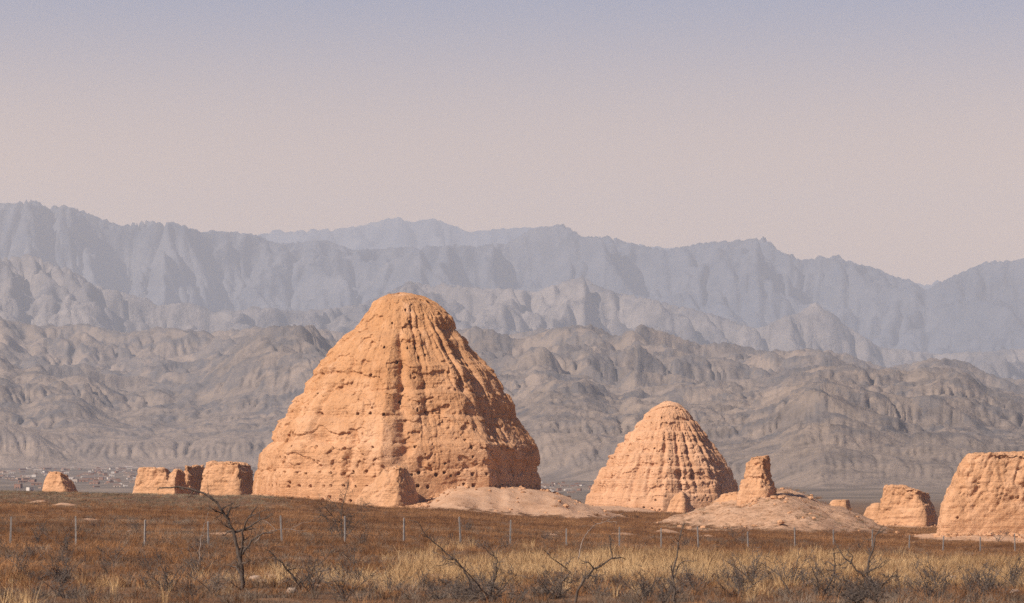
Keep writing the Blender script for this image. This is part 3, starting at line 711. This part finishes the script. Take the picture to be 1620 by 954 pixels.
shrub_from_px('bare_tree', 'dark leaning bare tree with a long bough bent to the left, nearest at left', (384, 936),
    [[(384, 936), (383, 905), (376, 872), (368, 842), (358, 818), (342, 798), (322, 784), (302, 776), (278, 772), (252, 775)],
     [(380, 888), (384, 862), (385, 838), (394, 822), (412, 812)], [(370, 845), (392, 838), (410, 826), (424, 822)], [(384, 880), (398, 858), (418, 846), (438, 842)], [(358, 820), (366, 808), (380, 802)], [(384, 915), (372, 900), (360, 896)]], 11, r0=.073, dens=3.2, maxl=.85, spread=.6, twig_m=B_DARK, cat='bare tree')
shrub_from_px('bare_tree', 'grey many-branched bare tree in front of the big tomb foot', (541, 852),
    [[(541, 852), (540, 820), (541, 800), (548, 780), (552, 762)], [(538, 848), (526, 815), (512, 802), (504, 792)], [(542, 850), (556, 818), (572, 805), (582, 796)], [(525, 852), (522, 825), (508, 812)], [(548, 850), (566, 826), (580, 816)], [(540, 815), (530, 798), (520, 790)]], 12, r0=.045, dens=4.6, maxl=1.3, lvl=1, cat='bare tree', spread=1.2, twig_m=B_DARK)
shrub_from_px('dead_branch', 'slim pale dead stem standing up just left of the leaning tree', (311, 905), [[(311, 905), (316, 880), (318, 856), (322, 836), (330, 812)], [(317, 862), (306, 846)], [(319, 850), (330, 842)]], 13, r0=.026, dens=2.16, maxl=.5, lvl=0, bark_m=B_PALE)
shrub_from_px('dead_branch', 'thin upright twig beside the leftmost fence post', (135, 905), [[(135, 905), (134, 870), (136, 846), (137, 822)]], 14, r0=.016, dens=2.03, maxl=.35, lvl=1, bark_m=B_GREY)
shrub_from_px('dead_branch', 'bleached arching dead bough right of the leaning tree', (398, 862), [[(398, 862), (414, 846), (436, 840), (460, 838), (476, 830), (492, 826)], [(436, 840), (424, 828), (408, 822)], [(460, 838), (472, 842), (488, 840)]], 15, r0=.029, dens=2.7, maxl=.5, lvl=0, bark_m=B_PALE, twig_m=B_PALE)
shrub_from_px('thorn_bush', 'sprawling thorn bush with pale tip pointing left, between leaning tree and straw grass', (478, 932), [[(478, 932), (458, 905), (446, 892), (432, 880), (420, 870)], [(476, 930), (490, 905), (512, 886), (534, 868)], [(478, 930), (500, 920), (524, 924), (548, 916)], [(474, 930), (462, 915), (452, 922)], [(480, 928), (496, 908), (520, 902)]], 16, r0=.037, dens=3.78, maxl=.8, spread=.8)
shrub_from_px('thorn_bush', 'wide grey thorn thicket left of centre in the near straw grass', (776, 952), [[(776, 952), (776, 930), (784, 910), (786, 888), (780, 876)], [(774, 950), (756, 925), (738, 905), (720, 892), (704, 886)], [(776, 950), (796, 932), (806, 918), (818, 908)], [(772, 948), (742, 935), (712, 925), (690, 915)], [(778, 948), (800, 940), (826, 936)], [(770, 950), (748, 944), (722, 942), (700, 934)]], 17, r0=.037, dens=4.86, maxl=.95, spread=1.0)
shrub_from_px('thorn_bush', 'tall arching thorn stem with bleached tip beside the grey thicket', (746, 945), [[(746, 945), (742, 915), (728, 892), (706, 876), (690, 860), (676, 848), (660, 826), (646, 823)], [(716, 884), (704, 884), (694, 890)]], 18, r0=.034, dens=2.97, maxl=.7, lvl=1, twig_m=B_GREY)
shrub_from_px('bare_tree', 'crooked dark sapling leaning right in the centre foreground straw', (908, 956), [[(908, 956), (914, 938), (924, 918), (940, 902), (956, 892), (968, 886), (966, 870), (964, 848)], [(968, 886), (980, 884), (992, 888)], [(924, 918), (934, 912), (946, 916), (958, 910)], [(940, 902), (930, 892), (920, 894)]], 19, r0=.040, dens=2.97, maxl=.55, cat='bare tree')
shrub_from_px('dead_branch', 'pale zigzag dead stem rising left of the crooked sapling', (912, 898), [[(912, 898), (916, 878), (921, 858), (930, 842), (943, 830), (960, 826), (986, 812)], [(943, 830), (936, 826), (930, 816)], [(960, 826), (976, 828)]], 20, r0=.026, dens=2.43, maxl=.45, lvl=0, bark_m=B_PALE, twig_m=B_PALE)
shrub_from_px('thorn_bush', 'low spreading thorn bush with a long limb left of the crooked sapling', (882, 950), [[(882, 950), (888, 925), (902, 910), (890, 898), (872, 886), (858, 872)], [(880, 948), (862, 930), (850, 918)], [(884, 946), (900, 934), (912, 930)], [(880, 948), (868, 942), (852, 944)]], 21, r0=.029, dens=4.05, maxl=.7)
shrub_from_px('bare_tree', 'slim upright thorny sapling right of centre in the straw grass', (1068, 956), [[(1068, 956), (1066, 935), (1066, 912), (1070, 888), (1074, 862), (1078, 842), (1084, 828)], [(1068, 905), (1076, 893), (1088, 888), (1098, 890)], [(1066, 930), (1056, 918), (1048, 914)], [(1066, 915), (1063, 900), (1066, 888)]], 22, r0=.037, dens=4.05, maxl=.42, cat='bare tree')
shrub_from_px('thorn_bush', 'dense dark thorn clump at the foot of the slim upright sapling', (1050, 956), [[(1050, 956), (1046, 940), (1044, 926)], [(1050, 954), (1060, 940), (1068, 930)], [(1048, 954), (1036, 942)]], 23, r0=.026, dens=6.75, maxl=.6)
shrub_from_px('bare_tree', 'forked dark bush with a pale broken top at right foreground', (1388, 960), [[(1388, 960), (1384, 935), (1374, 918), (1372, 898), (1378, 880), (1382, 862), (1388, 846), (1398, 838)], [(1382, 932), (1364, 914), (1346, 896), (1330, 882), (1322, 866), (1318, 850)], [(1386, 945), (1400, 928), (1412, 914), (1420, 906)], [(1376, 910), (1388, 900), (1402, 892)], [(1346, 898), (1348, 884), (1340, 874)]], 24, r0=.045, dens=3.78, maxl=.8, cat='bare tree', spread=.8)
shrub_from_px('bare_tree', 'dark forked sapling left of the broken-topped bush', (1298, 958), [[(1298, 958), (1304, 940), (1314, 925), (1320, 908), (1320, 888), (1318, 872)], [(1298, 945), (1294, 930), (1290, 915), (1284, 905)], [(1316, 916), (1326, 910), (1334, 912)], [(1320, 900), (1310, 894), (1302, 898)]], 25, r0=.034, dens=3.51, maxl=.5, cat='bare tree')
shrub_from_px('thorn_bush', 'leaning thorn stem with tangled foot, leftmost in the right foreground', (1258, 950), [[(1258, 950), (1246, 935), (1238, 918), (1230, 905), (1226, 890)], [(1256, 948), (1268, 934), (1276, 926)], [(1254, 946), (1240, 944), (1226, 938)]], 26, r0=.029, dens=3.51, maxl=.5)
shrub_from_px('thorn_bush', 'wide tangled grey bush at the right bottom behind the forked bush', (1350, 955), [[(1350, 955), (1344, 936), (1332, 924)], [(1350, 953), (1362, 936), (1376, 926)], [(1352, 953), (1340, 945), (1324, 942)], [(1352, 953), (1372, 946), (1396, 944)], [(1352, 953), (1356, 934), (1352, 920)], [(1354, 953), (1386, 940), (1410, 930)]], 27, r0=.029, dens=6.75, maxl=.8, spread=1.)
shrub_from_px('thorn_bush', 'thorn bush with fine twigs at the lower right of the slim sapling', (1150, 948), [[(1150, 948), (1146, 936), (1138, 928)], [(1150, 946), (1162, 936), (1172, 930)], [(1152, 946), (1180, 936), (1196, 926), (1206, 914)]], 28, r0=.022, dens=4.86, maxl=.55)

def small_shrub(seed, n, Hh, W):
    r = random.Random(seed); V, Fc, VT, FT = [], [], [], []
    for i in range(n):
        a = r.uniform(0, 6.283); d = Vector((math.cos(a)*r.uniform(.2, 1)*W, math.sin(a)*r.uniform(.2, 1)*W, Hh)).normalized()
        q = limb(r, (r.gauss(0, .05), r.gauss(0, .05), -.05), d, Hh*r.uniform(.6, 1.1), 6, .2)
        tube(V, Fc, q, [.016*(1-.7*k/6) for k in range(7)], 3)
        grow(r, q, .018, V, Fc, VT, FT, 0, 13, Hh*.5)
    return V, Fc, VT, FT
SH = []
for i, (n, hh, w) in enumerate([(9, .8, .9), (12, .65, 1.2), (7, 1.1, .7), (14, .55, 1.4)]):
    V, Fc, VT, FT = small_shrub(60+i, n, hh, w)
    a = mesh_obj('stems', V, Fc, B_GREY, link=False); b = mesh_obj('twigs', VT, FT, B_GREY, link=False)
    tag(b, kind='stuff'); SH.append((a, b))
def put_shrub(u, v, kind, s, label, group):
    Y = ghit(u, v); X = (u-810)/F*Y
    root = empty('low_shrub', (X, Y, gz(X, Y))); root.rotation_euler.z = rng.uniform(0, 6.28); root.scale = (s, s, s)
    tag(root, label, 'shrub', group)
    for src in SH[kind]:
        c = src.copy(); COL.objects.link(c); c.parent = root
r = random.Random(31)
def scatter(n, u0, u1, v0, v1, label, group, s0, s1):
    for _ in range(n): put_shrub(r.uniform(u0, u1), r.uniform(v0, v1), r.randrange(4), r.uniform(s0, s1), label, group)
scatter(44, -20, 560, 880, 952, 'low grey leafless shrub in the brown scrub of the left foreground', 'grey shrubs in the left foreground', .7, 1.2)
scatter(55, 560, 1100, 925, 953, 'low grey leafless shrub along the bottom centre of the foreground', 'grey shrubs in the centre foreground', .6, 1.1)
scatter(60, 1100, 1640, 915, 953, 'low grey leafless shrub along the bottom right of the foreground', 'grey shrubs in the right foreground', .7, 1.3)
scatter(30, -20, 1640, 832, 872, 'low twiggy shrub growing along the fence line', 'twiggy shrubs along the fence', .8, 1.4)

# ------------------------------------------------------------------ fence
def build_fence():
    us = [16, 120, 229, 330, 446, 546, 639, 729, 807, 896, 980, 1046, 1105, 1184, 1258, 1319, 1380, 1438, 1492, 1551, 1606]
    m = M('concrete_post'); m.col(m.ramp(m.noise(m.pos(), 6, 4), [(.3, (.18, .155, .14)), (.7, (.28, .25, .225))]))
    wm = M('fence_wire', .6); wm.col((.16, .13, .115, 1)); wm.b.inputs['Metallic'].default_value = .6
    Y0 = float(np.interp(us[0], [0, 120], [246, 250]))
    root = empty('wire_fence', (0, 330, gz(0, 330))); tag(root, 'long wire fence on slim pale posts crossing the scrub before the tombs', 'fence')
    off = root.location.copy()
    v = [(-.045, -.045, 0), (.045, -.045, 0), (.045, .045, 0), (-.045, .045, 0), (-.038, -.038, 1.62), (.038, -.038, 1.62), (.038, .038, 1.62), (-.038, .038, 1.62), (0, 0, 1.66)]
    f4 = [(0, 1, 5, 4), (1, 2, 6, 5), (2, 3, 7, 6), (3, 0, 4, 7)]; f3 = [(4, 5, 8), (5, 6, 8), (6, 7, 8), (7, 4, 8)]
    me = bpy.data.meshes.new('post'); me.from_pydata(v, [], f4+f3); me.materials.append(m.m)
    tops = []; rr_ = random.Random(3)
    for u in us:
        Y = float(np.interp(u, [0, 120, 546, 980, 1184, 1551, 1700], [246, 250, 275, 318, 362, 420, 440])); X = (u-810)/F*Y; z = gz(X, Y)
        o = bpy.data.objects.new('post', me); COL.objects.link(o); o.parent = root; o.location = Vector((X, Y, z-.12))-off
        o.rotation_euler = (rr_.gauss(0, .02), rr_.gauss(0, .028), rr_.uniform(0, .6)); o.scale.z = rr_.uniform(.86, 1.06)
        tops.append(Vector((X, Y, z))-off)
    for hgt in (.45, .85, 1.22, 1.52):
        V, Fc = [], []; pts = []
        for i in range(len(tops)-1):
            for k in range(4):
                p = tops[i].lerp(tops[i+1], k/4); pts.append(p+Vector((0, -.07, hgt-.04*math.sin(math.pi*k/4))))
        pts.append(tops[-1]+Vector((0, -.07, hgt)))
        tube(V, Fc, pts, [.004]*len(pts), 3); mesh_obj('wire', V, Fc, wm.m, root)
build_fence()

# ------------------------------------------------------------------ pale stones
def build_stones():
    ms = []
    m = M('pale_stone'); m.col(m.ramp(m.noise(m.pos(obj=True), 6, 4), [(.3, (.30, .20, .14)), (.7, (.46, .34, .26))]))
    for k in range(4):
        bm_v, bm_f = [], []; nr, nc = 7, 10
        for i in range(nr):
            a = math.pi*i/(nr-1)
            for j in range(nc):
                b = 2*math.pi*j/nc; bm_v.append((math.sin(a)*math.cos(b), math.sin(a)*math.sin(b), math.cos(a)*.62))
        A = np.array(bm_v); A *= (1+.45*fbm(A[:, 0]*1.3+k*7, A[:, 1]*1.3, A[:, 2]*1.3+.01, 3, 90+k))[:, None]
        ob = mesh_obj('pale_stone', A*.2, grid_faces(nr, nc, True), m.m, smooth=False, link=False); ms.append(ob.data)
    r = random.Random(8)
    spots = [(424, 912), (432, 915), (405, 920), (416, 926), (448, 925), (648, 932), (1283, 925), (1508, 918), (1606, 938), (1058, 925), (1090, 922), (205, 842), (500, 930), (580, 928), (610, 935), (462, 938), (1020, 930), (1480, 925)]
    for (u, v) in spots:
        Y = ghit(u, v); X = (u-810)/F*Y
        o = bpy.data.objects.new('pale_stone', r.choice(ms)); COL.objects.link(o); s = r.uniform(.45, 1.0)
        o.location = (X, Y, gz(X, Y)+.03*s); o.scale = (s*1.2, s, s); o.rotation_euler.z = r.uniform(0, 6.28)
        tag(o, 'pale weathered stone lying among the foreground scrub', 'stone', 'pale stones in the scrub')
build_stones()

# ------------------------------------------------------------------ ground cover
def tuft_mesh(name, mat, n, Hh, W, lean, width, seed, segs=2):
    r = random.Random(seed); V, Fc = [], []
    for i in range(n):
        a = r.uniform(0, 6.283); ro = abs(r.gauss(0, W)); x0, y0 = ro*math.cos(a), ro*math.sin(a)
        b = a+r.gauss(0, .7); le = abs(r.gauss(lean, lean*.5)); h = Hh*r.uniform(.45, 1.1); w = width*r.uniform(.6, 1.3)
        c = r.uniform(0, 3.14); wx_, wy_ = math.cos(c)*w/2, math.sin(c)*w/2
        base = len(V)
        for k in range(segs+1):
            t = k/segs; px_, py_, pz_ = x0+math.cos(b)*le*h*t*t, y0+math.sin(b)*le*h*t*t, h*t*(1-.15*le*t)-.03
            q = 1-.85*t
            V.append((px_-wx_*q, py_-wy_*q, pz_)); V.append((px_+wx_*q, py_+wy_*q, pz_))
        for k in range(segs): Fc.append((base+2*k, base+2*k+1, base+2*k+3, base+2*k+2))
    return mesh_obj(name, V, Fc, mat, link=False, smooth=False)
def grass_mat(name, a, b, c):
    m = M(name, .9); oi = m.n('ObjectInfo')
    col = m.ramp(oi.outputs['Random'], [(.0, a), (.5, b), (1.0, c)])
    n = m.noise(m.pos(), .22, 4, .6)
    col = m.mix(m.ramp(n, [(.36, (.85,)*3), (.58, (0,)*3)]), col, tuple(x*.85 for x in a)+(1,))
    n2 = m.noise(m.pos((1, .6, 1)), .07, 3, .6)
    col = m.mix(m.ramp(n2, [(.48, (0,)*3), (.64, (.75,)*3)]), col, tuple(min(1, x*1.12) for x in c)+(1,))
    m.col(col); return m.m
G_BROWN = grass_mat('russet_scrub', (.112, .047, .018), (.22, .098, .038), (.33, .168, .075))
G_STRAW = grass_mat('straw_grass', (.28, .158, .073), (.43, .265, .125), (.55, .37, .19))
G_GREY = grass_mat('grey_scrub', (.11, .078, .055), (.17, .125, .09), (.24, .18, .13))
G_OLIVE = grass_mat('olive_scrub', (.13, .098, .06), (.20, .152, .095), (.29, .22, .145))
def cover(name, label, cat, mat, pts, shapes, seed, Z=None):
    """pts: X, Y, scale"""
    c = bpy.data.collections.new(name+'_tufts')
    for i, sh in enumerate(shapes):
        c.objects.link(sh if isinstance(sh, bpy.types.Object) else tuft_mesh('tuft_%02d' % i, mat, *sh, seed+i))
    X, Y, s = pts; Z = terrain(X, Y) if Z is None else Z
    me = bpy.data.meshes.new(name); me.vertices.add(len(X)); me.vertices.foreach_set('co', np.stack([X, Y, Z], -1).astype(np.float32).ravel())
    o = bpy.data.objects.new(name, me); COL.objects.link(o); me.materials.append(mat)
    rg = np.random.default_rng(seed)
    attr(o, 'scl', s); attr(o, 'rot', rg.uniform(0, 6.283, len(X)))
    a = me.attributes.new('pick', 'INT', 'POINT'); a.data.foreach_set('value', rg.integers(0, len(shapes), len(X)).astype(np.int32))
    ng = bpy.data.node_groups.new(name, 'GeometryNodeTree')
    ng.interface.new_socket('Geometry', in_out='INPUT', socket_type='NodeSocketGeometry'); ng.interface.new_socket('Geometry', in_out='OUTPUT', socket_type='NodeSocketGeometry')
    N = ng.nodes; gi, go = N.new('NodeGroupInput'), N.new('NodeGroupOutput')
    ci = N.new('GeometryNodeCollectionInfo'); ci.inputs[0].default_value = c; ci.inputs[1].default_value = True; ci.inputs[2].default_value = True
    ip = N.new('GeometryNodeInstanceOnPoints'); ip.inputs['Pick Instance'].default_value = True
    def na(nm, ty):
        q = N.new('GeometryNodeInputNamedAttribute'); q.data_type = ty; q.inputs[0].default_value = nm; return q.outputs[0]
    cx = N.new('ShaderNodeCombineXYZ'); ng.links.new(na('rot', 'FLOAT'), cx.inputs[2])
    ng.links.new(gi.outputs[0], ip.inputs['Points']); ng.links.new(ci.outputs[0], ip.inputs['Instance'])
    ng.links.new(na('pick', 'INT'), ip.inputs['Instance Index']); ng.links.new(cx.outputs[0], ip.inputs['Rotation']); ng.links.new(na('scl', 'FLOAT'), ip.inputs['Scale'])
    ng.links.new(ip.outputs[0], go.inputs[0])
    md = o.modifiers.new('cover', 'NODES'); md.node_group = ng
    return tag(o, label, cat, kind='stuff')
def clod_shapes(mat):
    out = []
    for k in range(4):
        nr, nc = 5, 7; A = []
        for i in range(nr):
            a = math.pi*i/(nr-1)
            for j in range(nc): b = 2*math.pi*j/nc; A.append((math.sin(a)*math.cos(b), math.sin(a)*math.sin(b), math.cos(a)*.7))
        A = np.array(A); A *= (1+.6*fbm(A[:, 0]*1.2+k*5, A[:, 1]*1.2, A[:, 2]*1.2+.01, 2, 95+k))[:, None]
        out.append(mesh_obj('clod_%02d' % k, A*.18, grid_faces(nr, nc, True), mat, smooth=False, link=False))
    return out
def pts_in(n, y0, y1, seed, marg=1.25):
    rg = np.random.default_rng(seed)
    Y = np.sqrt(rg.uniform(y0*y0, y1*y1, n)); u = rg.uniform(810-810*marg, 810+810*marg, n)
    X = (u-810)/F*Y
    z, bare, grav = terrain(X, Y, True); v = HY-(z-CZ)/Y*F
    return X, Y, u, v, bare, grav, rg.uniform(0, 1, n)
def tomb_clear(X, Y):
    k = np.ones(len(X), bool)
    for (u, Yc, rad) in ((628, 600, 17.5), (1052, 810, 12.5)): k &= np.hypot(X-wx(u, Yc), Y-Yc) > rad
    return k
# straw: where the photograph shows pale tall grass
def straw_w(u, Y):
    n = fbm(u*.006, Y*.03, 0., 3, 200)
    far = np.interp(u, [-300, 300, 520, 700, 1000, 1300, 1620, 1900], [150, 150, 175, 232, 262, 268, 268, 260])
    nearl = np.interp(u, [-300, 0, 500, 800, 1200, 1620], [125, 125, 155, 162, 170, 178])
    return sstep(far+16, far-16, Y+60*n)*sstep(nearl-12, nearl+10, Y+30*n)*np.interp(u, [-300, 480, 640], [.3, .35, 1])*np.clip(.75+1.3*fbm(u*.02, Y*.06, 0., 3, 207), .2, 1)
X, Y, u, v, bare, grav, q = pts_in(42000, 105, 300, 301)
k = (q < .95*straw_w(u, Y)*np.clip(.85+1.6*fbm(X*.16, Y*.10, 0., 3, 209), .1, 1)) & (bare < .3)
cover('straw_grass', 'tall pale straw grass in a band across the foreground', 'grass', G_STRAW, (X[k], Y[k], rng.gamma(9, .085, k.sum())), [(34, .58, .13, .45, .016), (26, .70, .10, .35, .015), (40, .45, .18, .6, .016), (22, .62, .2, .7, .015)], 310)
X, Y, u, v, bare, grav, q = pts_in(70000, 118, 760, 302)
w = 1-.72*straw_w(u, Y)
w = w*np.where(Y > 300, .75, 1)*(1-.97*sstep(.25, .75, bare+.5*fbm(X*.3, Y*.3, 0., 3, 77)))*(1-.72*sstep(.25, .8, grav))
w = w*(1-.93*sstep(485, 525, Y)*sstep(470, 400, u))
w = w*np.where(Y < 330, np.clip(.8+1.5*fbm(X*.12, Y*.07, 0., 3, 211), .12, 1), 1)
near_grey = sstep(165, 135, Y)
w = w*(1-.75*near_grey)
k = (q < w) & tomb_clear(X, Y)
cover('russet_scrub', 'russet brown low scrub covering the plain up to the ruins', 'scrub', G_BROWN, (X[k], Y[k], rng.gamma(9, .09, k.sum()).clip(.4, 1.3)), [(64, .40, .28, .7, .015), (74, .33, .34, .9, .015), (52, .46, .22, .6, .014)], 320)
X, Y, u, v, bare, grav, q = pts_in(26000, 100, 420, 303)
n = fbm(X*.09, Y*.05, 0., 3, 205)
w = np.clip(.36+.64*sstep(180, 140, Y)+1.3*n, 0, 1)*(1-.7*straw_w(u, Y))*(1-sstep(.2, .6, bare))
k = q < w*.6
cover('grey_scrub', 'grey dry low scrub mixed through the nearest ground', 'scrub', G_GREY, (X[k], Y[k], rng.uniform(.5, 1.1, k.sum())), [(50, .38, .28, .9, .018), (44, .46, .22, .7, .016), (60, .28, .34, 1.0, .018)], 330)
X, Y, u, v, bare, grav, q = pts_in(26000, 440, 640, 304)
w = np.maximum(sstep(490, 400, u)*sstep(455, 520, Y), .42*sstep(.3, .7, grav))
k = (q < w*.8) & tomb_clear(X, Y) & (bare < .4)
cover('olive_scrub', 'olive grey sparse scrub on the left crest and the tower mound', 'scrub', G_OLIVE, (X[k], Y[k], rng.uniform(.4, .9, k.sum())), [(40, .3, .26, .8, .026), (40, .36, .3, .7, .026)], 340)

rg = np.random.default_rng(12); RX, RY = [], []
def ring(u, Yc, rad, n, w=1.6):
    a = rg.uniform(-2.2, 2.2, n); q = rad+rg.exponential(w, n)-.2
    RX.extend(wx(u, Yc)+q*np.sin(a)); RY.extend(Yc-q*np.cos(a))
ring(628, 600, 16.6, 1100, 1.5); ring(1052, 810, 11.6, 700, 1.5)
for (u0, u1, Yw, n, dy) in ((556, 668, 579, 260, 3.4), (66, 126, 628, 60, 2.2), (209, 404, 634, 260, 2.6), (1166, 1231, 556, 160, 2.6), (1304, 1350, 690, 60, 2), (1364, 1487, 636, 240, 3.4), (1480, 1660, 522, 420, 5.2), (1053, 1099, 785, 60, 2)):
    RX.extend(wx(rg.uniform(u0-8, u1+12, n), Yw)); RY.extend(Yw-dy-rg.exponential(1.1, n)+.6)
X, Y, u, v, bare, grav, q = pts_in(30000, 480, 700, 306); k = (q < .10*bare+.10*grav) & (u > 380)
RX, RY = np.concatenate([RX, X[k]]), np.concatenate([RY, Y[k]])
cover('earth_rubble', 'loose earth clods fallen around the feet of the tombs and walls', 'rubble', MAT['wall'], (RX, RY, rg.gamma(2.2, .38, len(RX)).clip(.25, 2.2)), clod_shapes(MAT['wall']), 360)
rg = np.random.default_rng(9); n = 110
Xw = rg.uniform(wx(1534, 522), wx(1740, 522), n); Yw = 522+rg.uniform(-4.2, 3.5, n)
cover('wall_top_grass', 'thin dry grass along the flat top of the great right wall', 'grass', G_OLIVE, (Xw, Yw, rg.uniform(.25, .6, n)), [(24, .3, .2, .6, .02), (18, .4, .14, .5, .02)], 350, Z=np.full(n, CZ-(717-HY)/F*522-.05))

# ------------------------------------------------------------------ the hazy air
def build_haze():
    x, y0, y1, z0, z1 = 9000, -1500, 33500, -9.0, 1900
    v = [(-x, y0, z0), (x, y0, z0), (x, y1, z0), (-x, y1, z0), (-x, y0, z1), (x, y0, z1), (x, y1, z1), (-x, y1, z1)]
    f = [(0, 3, 2, 1), (4, 5, 6, 7), (0, 1, 5, 4), (1, 2, 6, 5), (2, 3, 7, 6), (3, 0, 4, 7)]
    o = mesh_obj('haze', v, f, None, smooth=False)
    m = bpy.data.materials.new('hazy_air'); m.use_nodes = True; t = m.node_tree; t.nodes.clear()
    out = t.nodes.new('ShaderNodeOutputMaterial'); pv = t.nodes.new('ShaderNodeVolumePrincipled')
    pv.inputs['Color'].default_value = (.625, .68, .785, 1); pv.inputs['Density'].default_value = 6.2e-5; pv.inputs['Anisotropy'].default_value = 0.0
    t.links.new(pv.outputs[0], out.inputs['Volume'])
    o.data.materials.append(m)
    try: m.cycles.homogeneous_volume = True
    except Exception: pass
    tag(o, kind='stuff')
build_haze()
